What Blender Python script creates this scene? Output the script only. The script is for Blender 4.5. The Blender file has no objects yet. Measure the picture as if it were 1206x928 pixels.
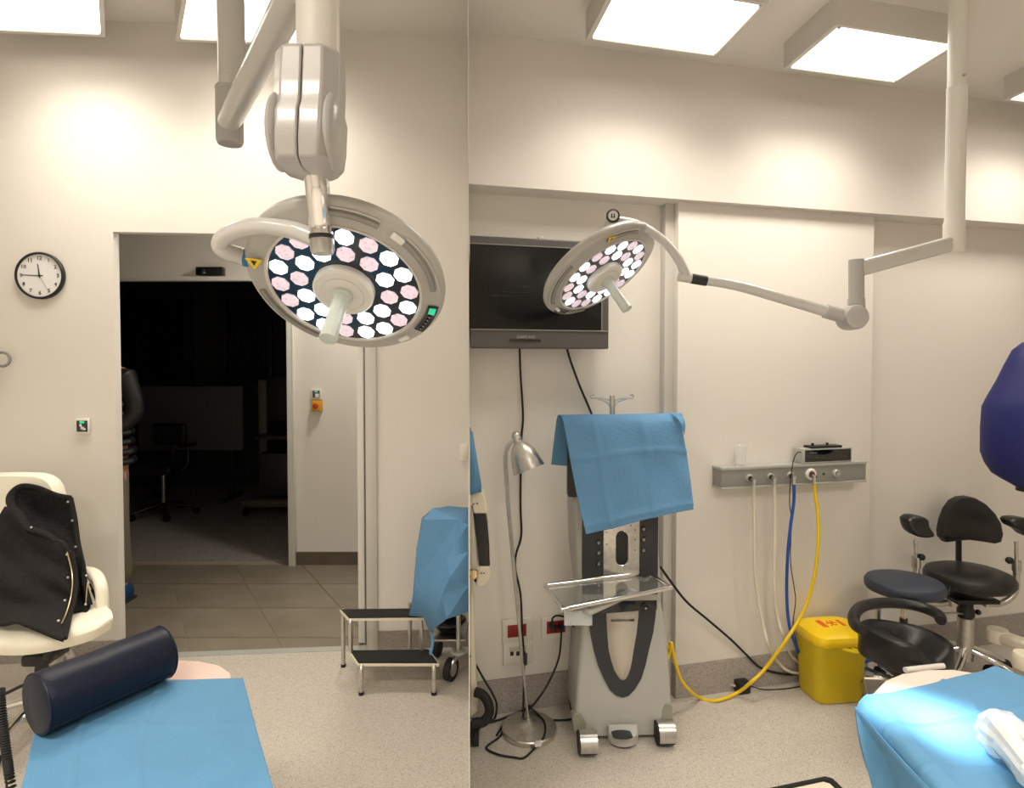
import bpy, bmesh, math, random
from mathutils import Vector as V, Matrix
C = bpy.context.scene.collection
PI = math.pi
random.seed(7)
# ---------------------------------------------------------------- camera (level of the eye 1.5 m)
FPX, CX, PPY, PITCH, EYE = 700.0, 603.0, 448.3, math.radians(1.5), 1.5
cam = bpy.data.cameras.new('camera'); co = bpy.data.objects.new('camera', cam); C.objects.link(co)
co.location = (0, 0, EYE); co.rotation_euler = (PI/2 - PITCH, 0, 0)
cam.sensor_width = 36; cam.lens = FPX/1206*36; cam.shift_y = -(464-PPY)/1206; cam.clip_start = .02
bpy.context.scene.camera = co
# ---------------------------------------------------------------- world, exposure, lamps' strengths
w = bpy.data.worlds.new('world'); bpy.context.scene.world = w; w.use_nodes = True
w.node_tree.nodes['Background'].inputs[0].default_value = (.9, .95, 1, 1)
w.node_tree.nodes['Background'].inputs[1].default_value = .02
vs = bpy.context.scene.view_settings
vs.view_transform = 'Standard'; vs.look = 'None'; vs.gamma = 1; vs.exposure = 0
PANEL_W = 3.0            # brightness of the diffusers themselves
LAMP_L, FILL_L, LAMP_R, FILL_R = 8.8, 25.0, 6.2, 17.5   # watts of the ceiling panels: in view / added unseen fill behind, left and right room
SPREAD = 128
PANEL_COL = (1, .912, .79)
SPOT_W = 850.0
CORR_FILL_W = 22.0  # watts of the added corridor fill
def lin(c):
    return tuple((x/12.92 if x <= .04045 else ((x+.055)/1.055)**2.4) for x in c)
def rgb(r, g, b): return lin((r/255, g/255, b/255))
# ---------------------------------------------------------------- pixel ray -> place in the room
cp, sp = math.cos(PITCH), math.sin(PITCH)
def ray(px, py):
    x = (px-CX)/FPX; y = -(py-PPY)/FPX
    return V((x, y*sp+cp, y*cp-sp))
CAM = V((0, 0, EYE))
def P(px, py, Y): d = ray(px, py); return CAM + d*(Y/d.y)
def F(px, py, z=0): d = ray(px, py); return CAM + d*((z-EYE)/d.z)
def PL(px, py, o, n): d = ray(px, py); return CAM + d*((o-CAM).dot(n)/d.dot(n))
# ---------------------------------------------------------------- materials
MATS = {}
def mat(name, col, rough=.5, metal=0, noise=0, scale=20, bump=0, bscale=60, trans=0, emit=None, es=0, coat=0, spec=.5, sheen=0, alpha=1):
    m = bpy.data.materials.new(name); m.use_nodes = True; nt = m.node_tree; b = nt.nodes['Principled BSDF']
    b.inputs['Base Color'].default_value = (*col, 1); b.inputs['Roughness'].default_value = rough
    b.inputs['Metallic'].default_value = metal; b.inputs['Transmission Weight'].default_value = trans
    b.inputs['Coat Weight'].default_value = coat; b.inputs['Specular IOR Level'].default_value = spec
    b.inputs['Sheen Weight'].default_value = sheen; b.inputs['Alpha'].default_value = alpha
    if emit: b.inputs['Emission Color'].default_value = (*emit, 1); b.inputs['Emission Strength'].default_value = es
    tc = nt.nodes.new('ShaderNodeTexCoord')
    if noise:
        n = nt.nodes.new('ShaderNodeTexNoise'); n.inputs['Scale'].default_value = scale; n.inputs['Detail'].default_value = 4
        r = nt.nodes.new('ShaderNodeMapRange'); r.inputs['From Min'].default_value = .3; r.inputs['From Max'].default_value = .7
        r.inputs['To Min'].default_value = 1-noise; r.inputs['To Max'].default_value = 1+noise
        mx = nt.nodes.new('ShaderNodeMix'); mx.data_type = 'RGBA'; mx.blend_type = 'MULTIPLY'; mx.inputs[0].default_value = 1
        nt.links.new(tc.outputs['Object'], n.inputs['Vector']); nt.links.new(n.outputs[0], r.inputs[0])
        mx.inputs[6].default_value = (*col, 1); nt.links.new(r.outputs[0], mx.inputs[7]); nt.links.new(mx.outputs[2], b.inputs['Base Color'])
    if bump:
        n = nt.nodes.new('ShaderNodeTexNoise'); n.inputs['Scale'].default_value = bscale; n.inputs['Detail'].default_value = 5
        bp = nt.nodes.new('ShaderNodeBump'); bp.inputs['Strength'].default_value = bump; bp.inputs['Distance'].default_value = .01
        nt.links.new(tc.outputs['Object'], n.inputs['Vector']); nt.links.new(n.outputs[0], bp.inputs['Height']); nt.links.new(bp.outputs[0], b.inputs['Normal'])
    MATS[name] = m; return m
def speckle(name, base, dark, light, scale=170, rough=.45):
    m = mat(name, base, rough); nt = m.node_tree; b = nt.nodes['Principled BSDF']
    tc = nt.nodes.new('ShaderNodeTexCoord'); L = nt.links.new
    def vor(sc, lo, hi):
        v = nt.nodes.new('ShaderNodeTexVoronoi'); v.inputs['Scale'].default_value = sc; L(tc.outputs['Object'], v.inputs['Vector'])
        s = nt.nodes.new('ShaderNodeSeparateColor'); L(v.outputs['Color'], s.inputs[0])
        r = nt.nodes.new('ShaderNodeMapRange'); r.inputs[1].default_value = lo; r.inputs[2].default_value = hi; L(s.outputs[0], r.inputs[0]); return r
    r1 = vor(scale, .62, .9); r2 = vor(scale*1.4, .6, .95)
    a = nt.nodes.new('ShaderNodeMix'); a.data_type = 'RGBA'; a.inputs[6].default_value = (*base, 1); a.inputs[7].default_value = (*dark, 1); L(r1.outputs[0], a.inputs[0])
    c = nt.nodes.new('ShaderNodeMix'); c.data_type = 'RGBA'; L(a.outputs[2], c.inputs[6]); c.inputs[7].default_value = (*light, 1); L(r2.outputs[0], c.inputs[0])
    L(c.outputs[2], b.inputs['Base Color']); return m
mat('wall_paint', rgb(226, 222, 215), .75, noise=.012, scale=1.5, bump=.03, bscale=220)
mat('wall_bulkhead', rgb(222, 218, 212), .75, noise=.012, scale=1.2, bump=.03, bscale=220)
mat('ceiling_paint', rgb(222, 219, 213), .85, noise=.01, scale=2)
speckle('floor_vinyl', rgb(186, 179, 168), rgb(154, 146, 134), rgb(204, 198, 188), 300)
speckle('skirting_vinyl', rgb(158, 151, 145), rgb(128, 120, 114), rgb(180, 174, 168), 280)
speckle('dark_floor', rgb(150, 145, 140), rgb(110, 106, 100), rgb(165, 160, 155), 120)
mat('white_metal', rgb(222, 220, 214), .35, coat=.2)
mat('lamp_box', rgb(205, 202, 196), .5)
mat('diffuser', (1, 1, 1), .5, emit=PANEL_COL, es=PANEL_W)
mat('arm_paint', rgb(200, 199, 196), .22, coat=.4)
mat('arm_joint', rgb(176, 174, 172), .3, coat=.2)
mat('head_grey', rgb(172, 171, 166), .35, coat=.2)
mat('head_dark', rgb(140, 139, 134), .4)
mat('lens_plate', rgb(28, 38, 50), .12, coat=.5)
mat('chrome', (.8, .8, .8), .08, 1)
mat('steel', (.55, .54, .52), .3, 1, noise=.08, scale=40)
mat('brushed', (.62, .6, .56), .36, 1, noise=.1, scale=60)
mat('black_plastic', rgb(22, 22, 23), .4)
mat('black_gloss', rgb(8, 8, 9), .12, coat=.5)
mat('black_rubber', rgb(20, 20, 20), .7)
mat('dark_panel', rgb(45, 48, 52), .45)
mat('white_plastic', rgb(230, 228, 222), .35)
mat('cream_plastic', rgb(228, 220, 200), .35)
mat('translucent_handle', rgb(225, 232, 225), .25, trans=.35)
mat('leather_white', rgb(240, 236, 218), .45, bump=.08, bscale=180)
mat('leather_black', rgb(20, 20, 21), .38, bump=.1, bscale=200)
mat('leather_blue', rgb(42, 50, 64), .45, bump=.1, bscale=200)
mat('leather_navy', rgb(13, 20, 40), .42, spec=.3, bump=.08, bscale=140, noise=.1, scale=8)
mat('leather_pink', rgb(226, 200, 190), .5)
mat('drape_blue', rgb(94, 144, 186), .8, bump=.25, bscale=90, noise=.04, scale=12)
mat('ring_blue', rgb(30, 110, 150), .4)
mat('sheet_blue', rgb(84, 136, 174), .75, bump=.2, bscale=70, noise=.04, scale=9)
mat('royal_blue', rgb(10, 22, 96), .6, bump=.15, bscale=20)
mat('wool', rgb(40, 38, 38), .95, bump=.5, bscale=240, noise=.2, scale=90, spec=.2)
mat('wool_dark', rgb(12, 12, 12), .95, bump=.9, bscale=90, noise=.3, scale=40)
mat('brass', (.75, .62, .4), .3, 1)
mat('machine_grey', rgb(172, 172, 167), .4, noise=.02, scale=5)
mat('machine_beige', rgb(196, 189, 178), .4)
mat('machine_corner', rgb(142, 142, 126), .5)
mat('yellow_plastic', rgb(242, 204, 8), .35)
mat('yellow_body', rgb(208, 182, 10), .45)
mat('yellow_bag', rgb(238, 214, 40), .3)
mat('orange_label', rgb(220, 96, 12), .5)
mat('yellow_hose', rgb(226, 190, 20), .45)
mat('blue_hose', rgb(16, 74, 160), .4)
mat('white_hose', rgb(214, 208, 190), .5)
mat('red_socket', rgb(150, 14, 18), .4)
mat('tv_bezel', rgb(84, 82, 80), .4)
mat('tv_screen', rgb(12, 12, 13), .14)
mat('tv_text', rgb(60, 60, 62), .5)
mat('letter_grey', rgb(150, 150, 150), .5)
mat('letter_dark', rgb(50, 50, 54), .5)
mat('rail_grey', rgb(142, 143, 138), .45, metal=.2)
mat('rail_light', rgb(176, 177, 172), .4, metal=.2)
mat('clear_plastic', rgb(240, 240, 240), .12, alpha=.28)
mat('wrap_plastic', rgb(235, 242, 246), .15, alpha=.42)
mat('slot_black', rgb(6, 7, 14), .3)
mat('cart_shade_tone', rgb(92, 88, 76), .6)  # cart colour darkened to stand for the gloom of the unlit room
mat('glass', rgb(200, 210, 205), .05, trans=.9)
mat('tray_glass', rgb(225, 228, 226), .06, trans=.92)
mat('green_led', rgb(40, 160, 120), .4, emit=rgb(40, 200, 150), es=.8)
mat('clock_face', rgb(232, 232, 232), .5)
mat('tile_stone', rgb(124, 116, 102), .38, noise=.16, scale=5, bump=.04, bscale=30)
mat('grout', rgb(150, 140, 122), .8)
mat('tile_skirting', rgb(98, 88, 74), .4, noise=.12, scale=6)
mat('window_black', rgb(6, 6, 7), .2)
mat('window_frame', rgb(48, 47, 47), .5)
mat('board_shade_tone', rgb(100, 98, 94), .6)  # white panel, with the room's shade put into its colour
mat('wall_shade_tone', rgb(60, 59, 58), .8)  # darkness of the unlit room put into the wall colour
mat('button_yellow', rgb(214, 160, 20), .4)
mat('button_red', rgb(190, 50, 20), .4)
mat('skin', rgb(196, 150, 124), .55)
mat('hair', rgb(34, 26, 20), .7)
mat('puffer', rgb(20, 21, 24), .45, bump=.1, bscale=30)
mat('trouser', rgb(120, 112, 96), .85, bump=.2, bscale=120)
mat('shoe_blue', rgb(24, 70, 110), .5)
mat('led_white', (1, 1, 1), .4, emit=(.9, .96, 1), es=2.2)
def pinkmat():
    m = mat('led_pink', rgb(225, 205, 215), .15, emit=(.8, .68, .78), es=.3); nt = m.node_tree; b = nt.nodes['Principled BSDF']
    tc = nt.nodes.new('ShaderNodeTexCoord'); v = nt.nodes.new('ShaderNodeTexVoronoi'); v.inputs['Scale'].default_value = 110
    r = nt.nodes.new('ShaderNodeMapRange'); r.inputs[1].default_value = .1; r.inputs[2].default_value = .4; r.inputs[3].default_value = .15; r.inputs[4].default_value = .55
    nt.links.new(tc.outputs['Object'], v.inputs['Vector']); nt.links.new(v.outputs['Distance'], r.inputs[0]); nt.links.new(r.outputs[0], b.inputs['Emission Strength'])
pinkmat()
# ---------------------------------------------------------------- mesh builder (world coordinates)
def basis(d):
    d = d.normalized(); a = V((0, 0, 1)) if abs(d.z) < .9 else V((1, 0, 0))
    x = a.cross(d).normalized(); return x, d.cross(x), d
class B:
    def __init__(s): s.bm = bmesh.new()
    def face(s, vs):
        try: return s.bm.faces.new(vs)
        except ValueError: return None
    def box(s, c, size, rz=0, bev=0, seg=2, R=None):
        M = Matrix.Translation(V(c)) @ (R.to_4x4() if R else Matrix.Rotation(rz, 4, 'Z')) @ Matrix.Diagonal((*size, 1))
        g = bmesh.ops.create_cube(s.bm, size=1, matrix=M)
        if bev:
            es = list({e for v in g['verts'] for e in v.link_edges})
            bmesh.ops.bevel(s.bm, geom=es, offset=bev, segments=seg, profile=.5, affect='EDGES', clamp_overlap=True)
        return s
    def cyl(s, a, b, r0, r1=None, n=16, cap=True):
        a, b = V(a), V(b); r1 = r0 if r1 is None else r1; x, y, z = basis(b-a)
        A = [s.bm.verts.new(a+(x*math.cos(2*PI*i/n)+y*math.sin(2*PI*i/n))*r0) for i in range(n)]
        D = [s.bm.verts.new(b+(x*math.cos(2*PI*i/n)+y*math.sin(2*PI*i/n))*r1) for i in range(n)]
        for i in range(n): s.face((A[i], A[(i+1) % n], D[(i+1) % n], D[i]))
        if cap: s.face(A[::-1]); s.face(D)
        return s
    def tube(s, pts, r, n=8, smooth=6, flat=1):
        pts = [V(p) for p in pts]
        if smooth: pts = cr(pts, smooth)
        rs = r if callable(r) else (lambda t: r)
        x, y, z = basis(pts[1]-pts[0]); rings = []
        for i, p in enumerate(pts):
            d = (pts[min(i+1, len(pts)-1)]-pts[max(i-1, 0)])
            if d.length < 1e-9: d = z
            d.normalize(); x = (x-d*x.dot(d)).normalized(); y = d.cross(x); q = rs(i/(len(pts)-1))
            rings.append([s.bm.verts.new(p+(x*math.cos(2*PI*k/n)+y*math.sin(2*PI*k/n)*flat)*q) for k in range(n)])
        for a, b in zip(rings, rings[1:]):
            for k in range(n): s.face((a[k], a[(k+1) % n], b[(k+1) % n], b[k]))
        s.face(rings[0][::-1]); s.face(rings[-1]); return s
    def lathe(s, c, axis, prof, n=32, sx=1):
        x, y, z = basis(V(axis)); c = V(c); rings = []
        for r, h in prof:
            if r < 1e-6: rings.append([s.bm.verts.new(c+z*h)])
            else: rings.append([s.bm.verts.new(c+z*h+(x*math.cos(2*PI*k/n)*sx+y*math.sin(2*PI*k/n))*r) for k in range(n)])
        for a, b in zip(rings, rings[1:]):
            for k in range(n):
                k2 = (k+1) % n
                if len(a) == 1 and len(b) == 1: continue
                if len(a) == 1: s.face((a[0], b[k2], b[k]))
                elif len(b) == 1: s.face((a[k], a[k2], b[0]))
                else: s.face((a[k], a[k2], b[k2], b[k]))
        return s
    def prism(s, pts, ext):
        pts = [V(p) for p in pts]; e = V(ext)
        A = [s.bm.verts.new(p) for p in pts]; D = [s.bm.verts.new(p+e) for p in pts]; n = len(pts)
        s.face(A[::-1]); s.face(D)
        for i in range(n): s.face((A[i], A[(i+1) % n], D[(i+1) % n], D[i]))
        return s
    def loft(s, rings, cap=True):
        R = [[s.bm.verts.new(V(p)) for p in r] for r in rings]; n = len(R[0])
        for a, b in zip(R, R[1:]):
            for k in range(n): s.face((a[k], a[(k+1) % n], b[(k+1) % n], b[k]))
        if cap: s.face(R[0][::-1]); s.face(R[-1])
        return s
    def surf(s, rows, nu=6, nv=6, fn=None):
        g = [cr([V(p) for p in r], nu) for r in rows]
        cols = [cr([g[i][j] for i in range(len(g))], nv) for j in range(len(g[0]))]
        nj, ni = len(cols), len(cols[0]); vv = []
        for j in range(nj):
            vv.append([s.bm.verts.new(cols[j][i] + (fn(j/(nj-1), i/(ni-1)) if fn else V((0, 0, 0)))) for i in range(ni)])
        for j in range(nj-1):
            for i in range(ni-1): s.face((vv[j][i], vv[j+1][i], vv[j+1][i+1], vv[j][i+1]))
        return s
    def sphere(s, c, r, sc=(1, 1, 1), n=16):
        bmesh.ops.create_uvsphere(s.bm, u_segments=n, v_segments=max(6, n//2), radius=1, matrix=Matrix.Translation(V(c)) @ Matrix.Diagonal((r*sc[0], r*sc[1], r*sc[2], 1)))
        return s
def cr(p, k):
    if len(p) < 3 or k <= 1: 
        return [p[0].lerp(p[-1], i/k) for i in range(k+1)] if len(p) == 2 and k > 1 else list(p)
    out = []
    for i in range(len(p)-1):
        a, b, c, d = p[max(i-1, 0)], p[i], p[i+1], p[min(i+2, len(p)-1)]
        for j in range(k):
            t = j/k; out.append(.5*((2*b)+(c-a)*t+(2*a-5*b+4*c-d)*t*t+(3*b-a-3*c+d)*t**3))
    out.append(p[-1].copy()); return out
W = {}
def link(o, parent, wm):
    C.objects.link(o); W[o.name] = wm
    if parent: o.parent = parent; o.matrix_basis = W[parent.name].inverted() @ wm
    else: o.matrix_basis = wm
def tag(o, label=None, cat=None, group=None, kind=None):
    for k, v in (('label', label), ('category', cat), ('group', group), ('kind', kind)):
        if v: o[k] = v
    return o
def thing(name, label, cat, loc, group=None):
    o = bpy.data.objects.new(name, None); o.empty_display_size = .1
    link(o, None, Matrix.Translation(V(loc))); return tag(o, label, cat, group)
def obj(name, b, m, parent=None, label=None, cat=None, group=None, kind=None, solid=0, sub=0, ang=.6, flat=False, bevel=0):
    bm = b.bm; me = bpy.data.meshes.new(name)
    bmesh.ops.recalc_face_normals(bm, faces=bm.faces)
    if parent: wm = W[parent.name].copy()
    else:
        xs = [v.co for v in bm.verts]; lo = V([min(c[i] for c in xs) for i in range(3)]); hi = V([max(c[i] for c in xs) for i in range(3)])
        wm = Matrix.Translation(((lo.x+hi.x)/2, (lo.y+hi.y)/2, lo.z))
    bm.transform(wm.inverted()); bm.to_mesh(me); bm.free()
    if not flat:
        me.polygons.foreach_set('use_smooth', [True]*len(me.polygons)); me.set_sharp_from_angle(angle=ang)
    me.materials.append(MATS[m]); o = bpy.data.objects.new(name, me); link(o, parent, wm)
    if solid: md = o.modifiers.new('solid', 'SOLIDIFY'); md.thickness = solid; md.offset = 0
    if bevel: md = o.modifiers.new('bev', 'BEVEL'); md.width = bevel; md.segments = 2; md.limit_method = 'ANGLE'
    if sub: md = o.modifiers.new('sub', 'SUBSURF'); md.levels = sub; md.render_levels = sub
    return tag(o, label, cat, group, kind)
def text(name, s, size, origin, right, up, m, parent, depth=.0006, align='CENTER', bold=0):
    cu = bpy.data.curves.new('t', 'FONT'); cu.body = s; cu.size = size; cu.align_x = align; cu.align_y = 'CENTER'; cu.extrude = depth; cu.offset = bold; cu.resolution_u = 2
    t = bpy.data.objects.new('t', cu); C.objects.link(t); dg = bpy.context.evaluated_depsgraph_get()
    me = bpy.data.meshes.new_from_object(t.evaluated_get(dg)); bpy.data.objects.remove(t)
    r = V(right).normalized(); u = V(up).normalized(); n = r.cross(u)
    M = Matrix(((r.x, u.x, n.x, origin[0]), (r.y, u.y, n.y, origin[1]), (r.z, u.z, n.z, origin[2]), (0, 0, 0, 1)))
    me.transform(W[parent.name].inverted() @ M); me.materials.clear(); me.materials.append(MATS[m]); me.name = name
    o = bpy.data.objects.new(name, me); link(o, parent, W[parent.name].copy()); return o
def cable(name, label, cat, pts, r, m, group=None, parent=None, n=8, smooth=8):
    return obj(name, B().tube(pts, r, n, smooth), m, parent, label, cat, group)
# ---------------------------------------------------------------- the two wall planes
class Wall:
    def __init__(s, a, b):
        s.o = V((a[0], a[1], 0)); s.u = (V((b[0], b[1], 0))-s.o).normalized(); s.n = V((s.u.y, -s.u.x, 0)); s.ang = math.atan2(s.u.y, s.u.x)
    def at(s, px, py, off=0): return PL(px, py, s.o+s.n*off, s.n)
    def s_of(s, p): return (p-s.o).dot(s.u)
    def pt(s, t, z, off=0): return s.o+s.u*t+s.n*off+V((0, 0, z))
    def box(s, b, t0, t1, z0, z1, o0, o1, bev=0, seg=2):
        c = s.pt((t0+t1)/2, (z0+z1)/2, (o0+o1)/2); return b.box(c, (abs(t1-t0), abs(o1-o0), abs(z1-z0)), s.ang, bev, seg)
    def pbox(s, b, px0, py0, px1, py1, o0, o1, bev=0, seg=2):
        p, q = s.at(px0, py0, o1), s.at(px1, py1, o1); return s.box(b, s.s_of(p), s.s_of(q), q.z, p.z, o0, o1, bev, seg)
def wallfrom(x0, Y0, x1, Y1): return Wall(((x0-CX)/FPX*Y0, Y0), ((x1-CX)/FPX*Y1, Y1))
WL = wallfrom(0, 2.95, 552, 3.135)
WR = wallfrom(552, 2.495, 1206, 3.21)
SEAM = V(((552-603)/700, 1, 0))                  # line of the thin partition between the two rooms
ZL, ZR = 3.206, 2.817
def seam(Y): return SEAM.x*Y
# ================================================================ SETTING
# left wall with its door opening
def struct(name, b, m, **k): return obj(name, b, m, kind='structure', ang=.5, **k)
tL = WL.s_of(WL.at(137, 500)); tR = WL.s_of(WL.at(441, 500)); tE = WL.s_of(V((seam(3.135), 3.135, 0))); zD = WL.at(137, 273).z
b = B(); WL.box(b, -.9, tL, 0, ZL, -.05, 0); WL.box(b, tL, tR, zD, ZL, -.05, 0); WL.box(b, tR, tE, 0, ZL, -.05, 0)
struct('wall_back', b, 'wall_paint')
# skirting of the left room
b = B(); WL.box(b, -.9, tL, 0, .1, 0, .006); struct('baseboard_left', b, 'skirting_vinyl')
b = B(); WL.box(b, tR+.0, tE-.01, 0, .1, 0, .006); struct('baseboard_back', b, 'skirting_vinyl')
# right wall, bulkhead, panel
t0 = WR.s_of(V((seam(2.495), 2.495, 0))); tE2 = 3.9
def seam_pt(off):      # where the plane at this distance from the right wall meets the partition
    q = WR.o+WR.n*off; k = (SEAM.x*q.y-q.x)/(WR.u.x-SEAM.x*WR.u.y); return q+WR.u*k+V((.001, 0, 0))
def wslab(o0_, o1_, z0, z1, dx=0):
    e0, e1 = seam_pt(o0_)+V((dx, 0, z0)), seam_pt(o1_)+V((dx, 0, z0)); return B().prism([e0, e1, WR.pt(tE2, z0, o1_), WR.pt(tE2, z0, o0_)], (0, 0, z1-z0))
b = wslab(-.08, 0, 0, ZR); struct('wall_right_back', b, 'wall_paint')
zB = 2.218
b = wslab(0, .12, zB, ZR); struct('wall_bulkhead', b, 'wall_bulkhead')
pt0 = WR.s_of(WR.at(797, 560, .08)); pt1 = WR.s_of(WR.at(1025, 560, .08))
b = B(); WR.box(b, pt0, pt1, .15, zB, 0, .08, .002); struct('wall_panel', b, 'wall_paint')
b = B(); WR.box(b, pt0-.045, pt0, .0, zB, 0, .045, .003); struct('trim_1', b, 'lamp_box')
b = B(); WR.box(b, t0+.01, pt0-.05, 0, .15, 0, .008); WR.box(b, pt0, pt1, 0, .15, 0, .085); WR.box(b, pt1, tE2, 0, .15, 0, .008); struct('baseboard_right', b, 'skirting_vinyl')
# floor and ceilings
b = B(); b.prism([(-3.3, -3.2, -.05), (3.95, -3.2, -.05), (3.95, 3.62, -.05), (-.1, 3.62, -.05), (-.1, 3.146, -.05), (-3.3, 2.892, -.05)], (0, 0, .05)); struct('floor', b, 'floor_vinyl')
b = B(); b.prism([(-3.3, -3.2, ZL), (seam(-3.2), -3.2, ZL), (seam(3.2), 3.2, ZL), (-3.3, 3.2, ZL)], (0, 0, .05)); struct('ceiling', b, 'ceiling_paint')
b = B(); b.prism([(seam(-3.2), -3.2, ZR), (3.95, -3.2, ZR), (3.95, 3.7, ZR), (seam(3.2), 3.2, ZR)], (0, 0, .05)); struct('ceiling', b, 'ceiling_paint')
# walls out of view
b = B(); b.box((-3.32, -.05, 1.6), (.05, 6.4, 3.2)); struct('wall_left', b, 'wall_paint')
b = B(); b.box((3.97, .2, 1.5), (.05, 7.0, 3.0)); struct('wall_right', b, 'wall_paint')
b = B(); b.box((.3, -3.22, 1.6), (7.4, .05, 3.25)); struct('wall_front', b, 'wall_paint')
# partition between the rooms (thin board) and the step of the ceiling over it
b = B(); a = V((seam(1.6), 1.6, 0)); e = V((seam(3.13), 3.13, 0)); sx = V((.0009, 0, 0))
b.prism([a-sx, a+sx, V((seam(2.49), 2.49, 0))+sx, e+sx, e-sx], (0, 0, ZL)); struct('wall_partition', b, 'wall_paint')
b = B(); a = V((seam(-3.2), -3.2, ZR)); e = V((seam(1.6), 1.6, ZR)); b.prism([a-sx, a+sx, e+sx, e-sx], (0, 0, ZL-ZR)); struct('ceiling_step', b, 'ceiling_paint')
# corridor
CY = 4.43
zG = P(300, 327, CY).z
xG = P(343, 600, CY).x; xW0 = -4.2; xW1 = .6
b = B(); b.box(((xG+xW1)/2, CY+.05, 1.4), (xW1-xG, .1, 2.8)); b.box(((xW0+xG)/2, CY+.05, (zG+2.8)/2), (xG-xW0, .1, 2.8-zG)); b.box(((xW0-3.4)/2, CY+.05, 1.4), (abs(-3.4-xW0), .1, 2.8))
struct('wall_corridor', b, 'wall_paint')
b = B(); b.prism([(xW0, 2.84, 2.8), (xW1, 3.23, 2.8), (xW1, CY+.1, 2.8), (xW0, CY+.1, 2.8)], (0, 0, .04)); struct('ceiling', b, 'ceiling_paint')
b = B(); b.box((xW0, 3.72, 1.4), (.04, 1.55, 2.8)); b.box((xW1, 3.85, 1.4), (.04, 1.2, 2.8)); struct('wall_corridor_side', b, 'wall_paint')
b = B(); b.box(((xG+.04+xW1)/2, CY-.006, .05), (xW1-xG-.04, .012, .098)); struct('baseboard_corridor', b, 'tile_skirting')
b = B(); b.box((xG+.012, CY-.01, zG/2), (.05, .05, zG), 0, .004); b.box((xG+.034, CY-.03, zG/2), (.012, .02, zG), 0, .002); b.box(((xG+xW0)/2+.4, CY-.015, zG-.012), (xG-xW0-.8, .05, .035), 0, .004)
struct('trim_2', b, 'white_metal')
# corridor floor: grout bed and single tiles (laid askew)
SH = -.656
bed = struct('floor_corridor', B().prism([(-4.2, 2.82, -.05), (xW1, 3.19, -.05), (xW1, CY+.1, -.05), (-4.2, CY+.1, -.05)], (0, 0, .046)), 'grout')
TX = -1.667; TW, TD, G = .50, .40, .0035; tile_me = None
for r in range(4):
    y0 = CY-TD*(r+1); y1 = y0+TD
    for c in range(-4, 5):
        x0 = TX+SH*(y0-3.035)+c*TW
        if x0 > .1 or x0 < -4.0: continue
        if r == 3:      # bottom row cut at the doorway
            def yl(x): return max(y0, 3.135+(x+.228)*.08+.004)
            ya, yb = yl(x0), yl(x0+TW)
            pts = [(x0+G+SH*(ya-y0), ya, -.004), (x0+TW-G+SH*(yb-y0), yb, -.004), (x0+TW-G+SH*TD, y1-G, -.004), (x0+G+SH*TD, y1-G, -.004)]
            if ya > y1-.03: continue
            obj('tile', B().prism(pts, (0, 0, .006)), 'tile_stone', bed)
        else:
            if tile_me is None:
                o = obj('tile', B().prism([(x0+G, y0+G, -.004), (x0+TW-G, y0+G, -.004), (x0+TW-G+SH*TD, y1-G, -.004), (x0+G+SH*TD, y1-G, -.004)], (0, 0, .006)), 'tile_stone', bed)
                tile_me = o; ref = V((x0, y0, 0))
            else:
                o = tile_me.copy(); C.objects.link(o); o.location = tile_me.location + (V((x0, y0, 0))-ref)
b = B(); WL.box(b, tL, tR, -.01, .003, -.05, .0); struct('trim_3', b, 'rail_light')
# dark room behind the corridor
DY = 7.4
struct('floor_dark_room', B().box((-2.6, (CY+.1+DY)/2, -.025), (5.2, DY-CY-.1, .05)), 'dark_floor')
b = B(); b.box((-2.6, DY+.03, 1.4), (5.2, .06, 2.8)); struct('wall_dark_room', b, 'wall_shade_tone')
b = B(); b.box((-5.2, 5.95, 1.4), (.05, 3, 2.8)); b.box((0, 5.95, 1.4), (.05, 3, 2.8)); b.box((-2.6, 5.95, 2.82), (5.2, 3, .05)); struct('wall_dark_room_side', b, 'wall_shade_tone')
def dwin(i, x0, y0, x1, y1):
    p, q = P(x0, y0, DY-.02), P(x1, y1, DY-.02); c = (p+q)/2; wd, ht = q.x-p.x, p.z-q.z; f = .1
    b = B()
    b.box((c.x, DY-.03, p.z-f/2), (wd, .07, f), 0, .004); b.box((c.x, DY-.03, q.z+f/2), (wd, .07, f), 0, .004)
    b.box((p.x+f/2, DY-.03, c.z), (f, .07, ht-2*f), 0, .004); b.box((q.x-f/2, DY-.03, c.z), (f, .07, ht-2*f), 0, .004)
    o = struct('window_%d' % i, b, 'window_frame')
    obj('pane', B().box((c.x, DY-.01, c.z), (wd-2*f, .012, ht-2*f)), 'window_black', o)
dwin(1, 128, 342, 165, 560); dwin(2, 152, 342, 228, 460); dwin(3, 258, 342, 322, 460); dwin(4, 326, 342, 400, 560)
# sliding door leaf in its pocket at the right jamb
dl = WL.s_of(WL.at(421, 500, -.07)); dr = tR+.1
b = B(); WL.box(b, dl, dl+.035, .012, zD+.02, -.09, -.055, .003)
door = struct('door_1', b, 'white_metal')
b = B(); WL.box(b, dl+.037, dr, .012, zD+.02, -.078, -.068); obj('glass', b, 'head_dark', door)
zt = P(434, 437, 3.1).z; zb_ = P(434, 486, 3.1).z
b = B(); WL.box(b, dl+.05, dl+.085, zb_, zt, -.068, -.058, .003); obj('pull_plate', b, 'rail_light', door)
b = B(); WL.box(b, tR-.045, tR+.012, 0, zD, -.052, .012, .003); struct('trim_4', b, 'lamp_box')
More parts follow.
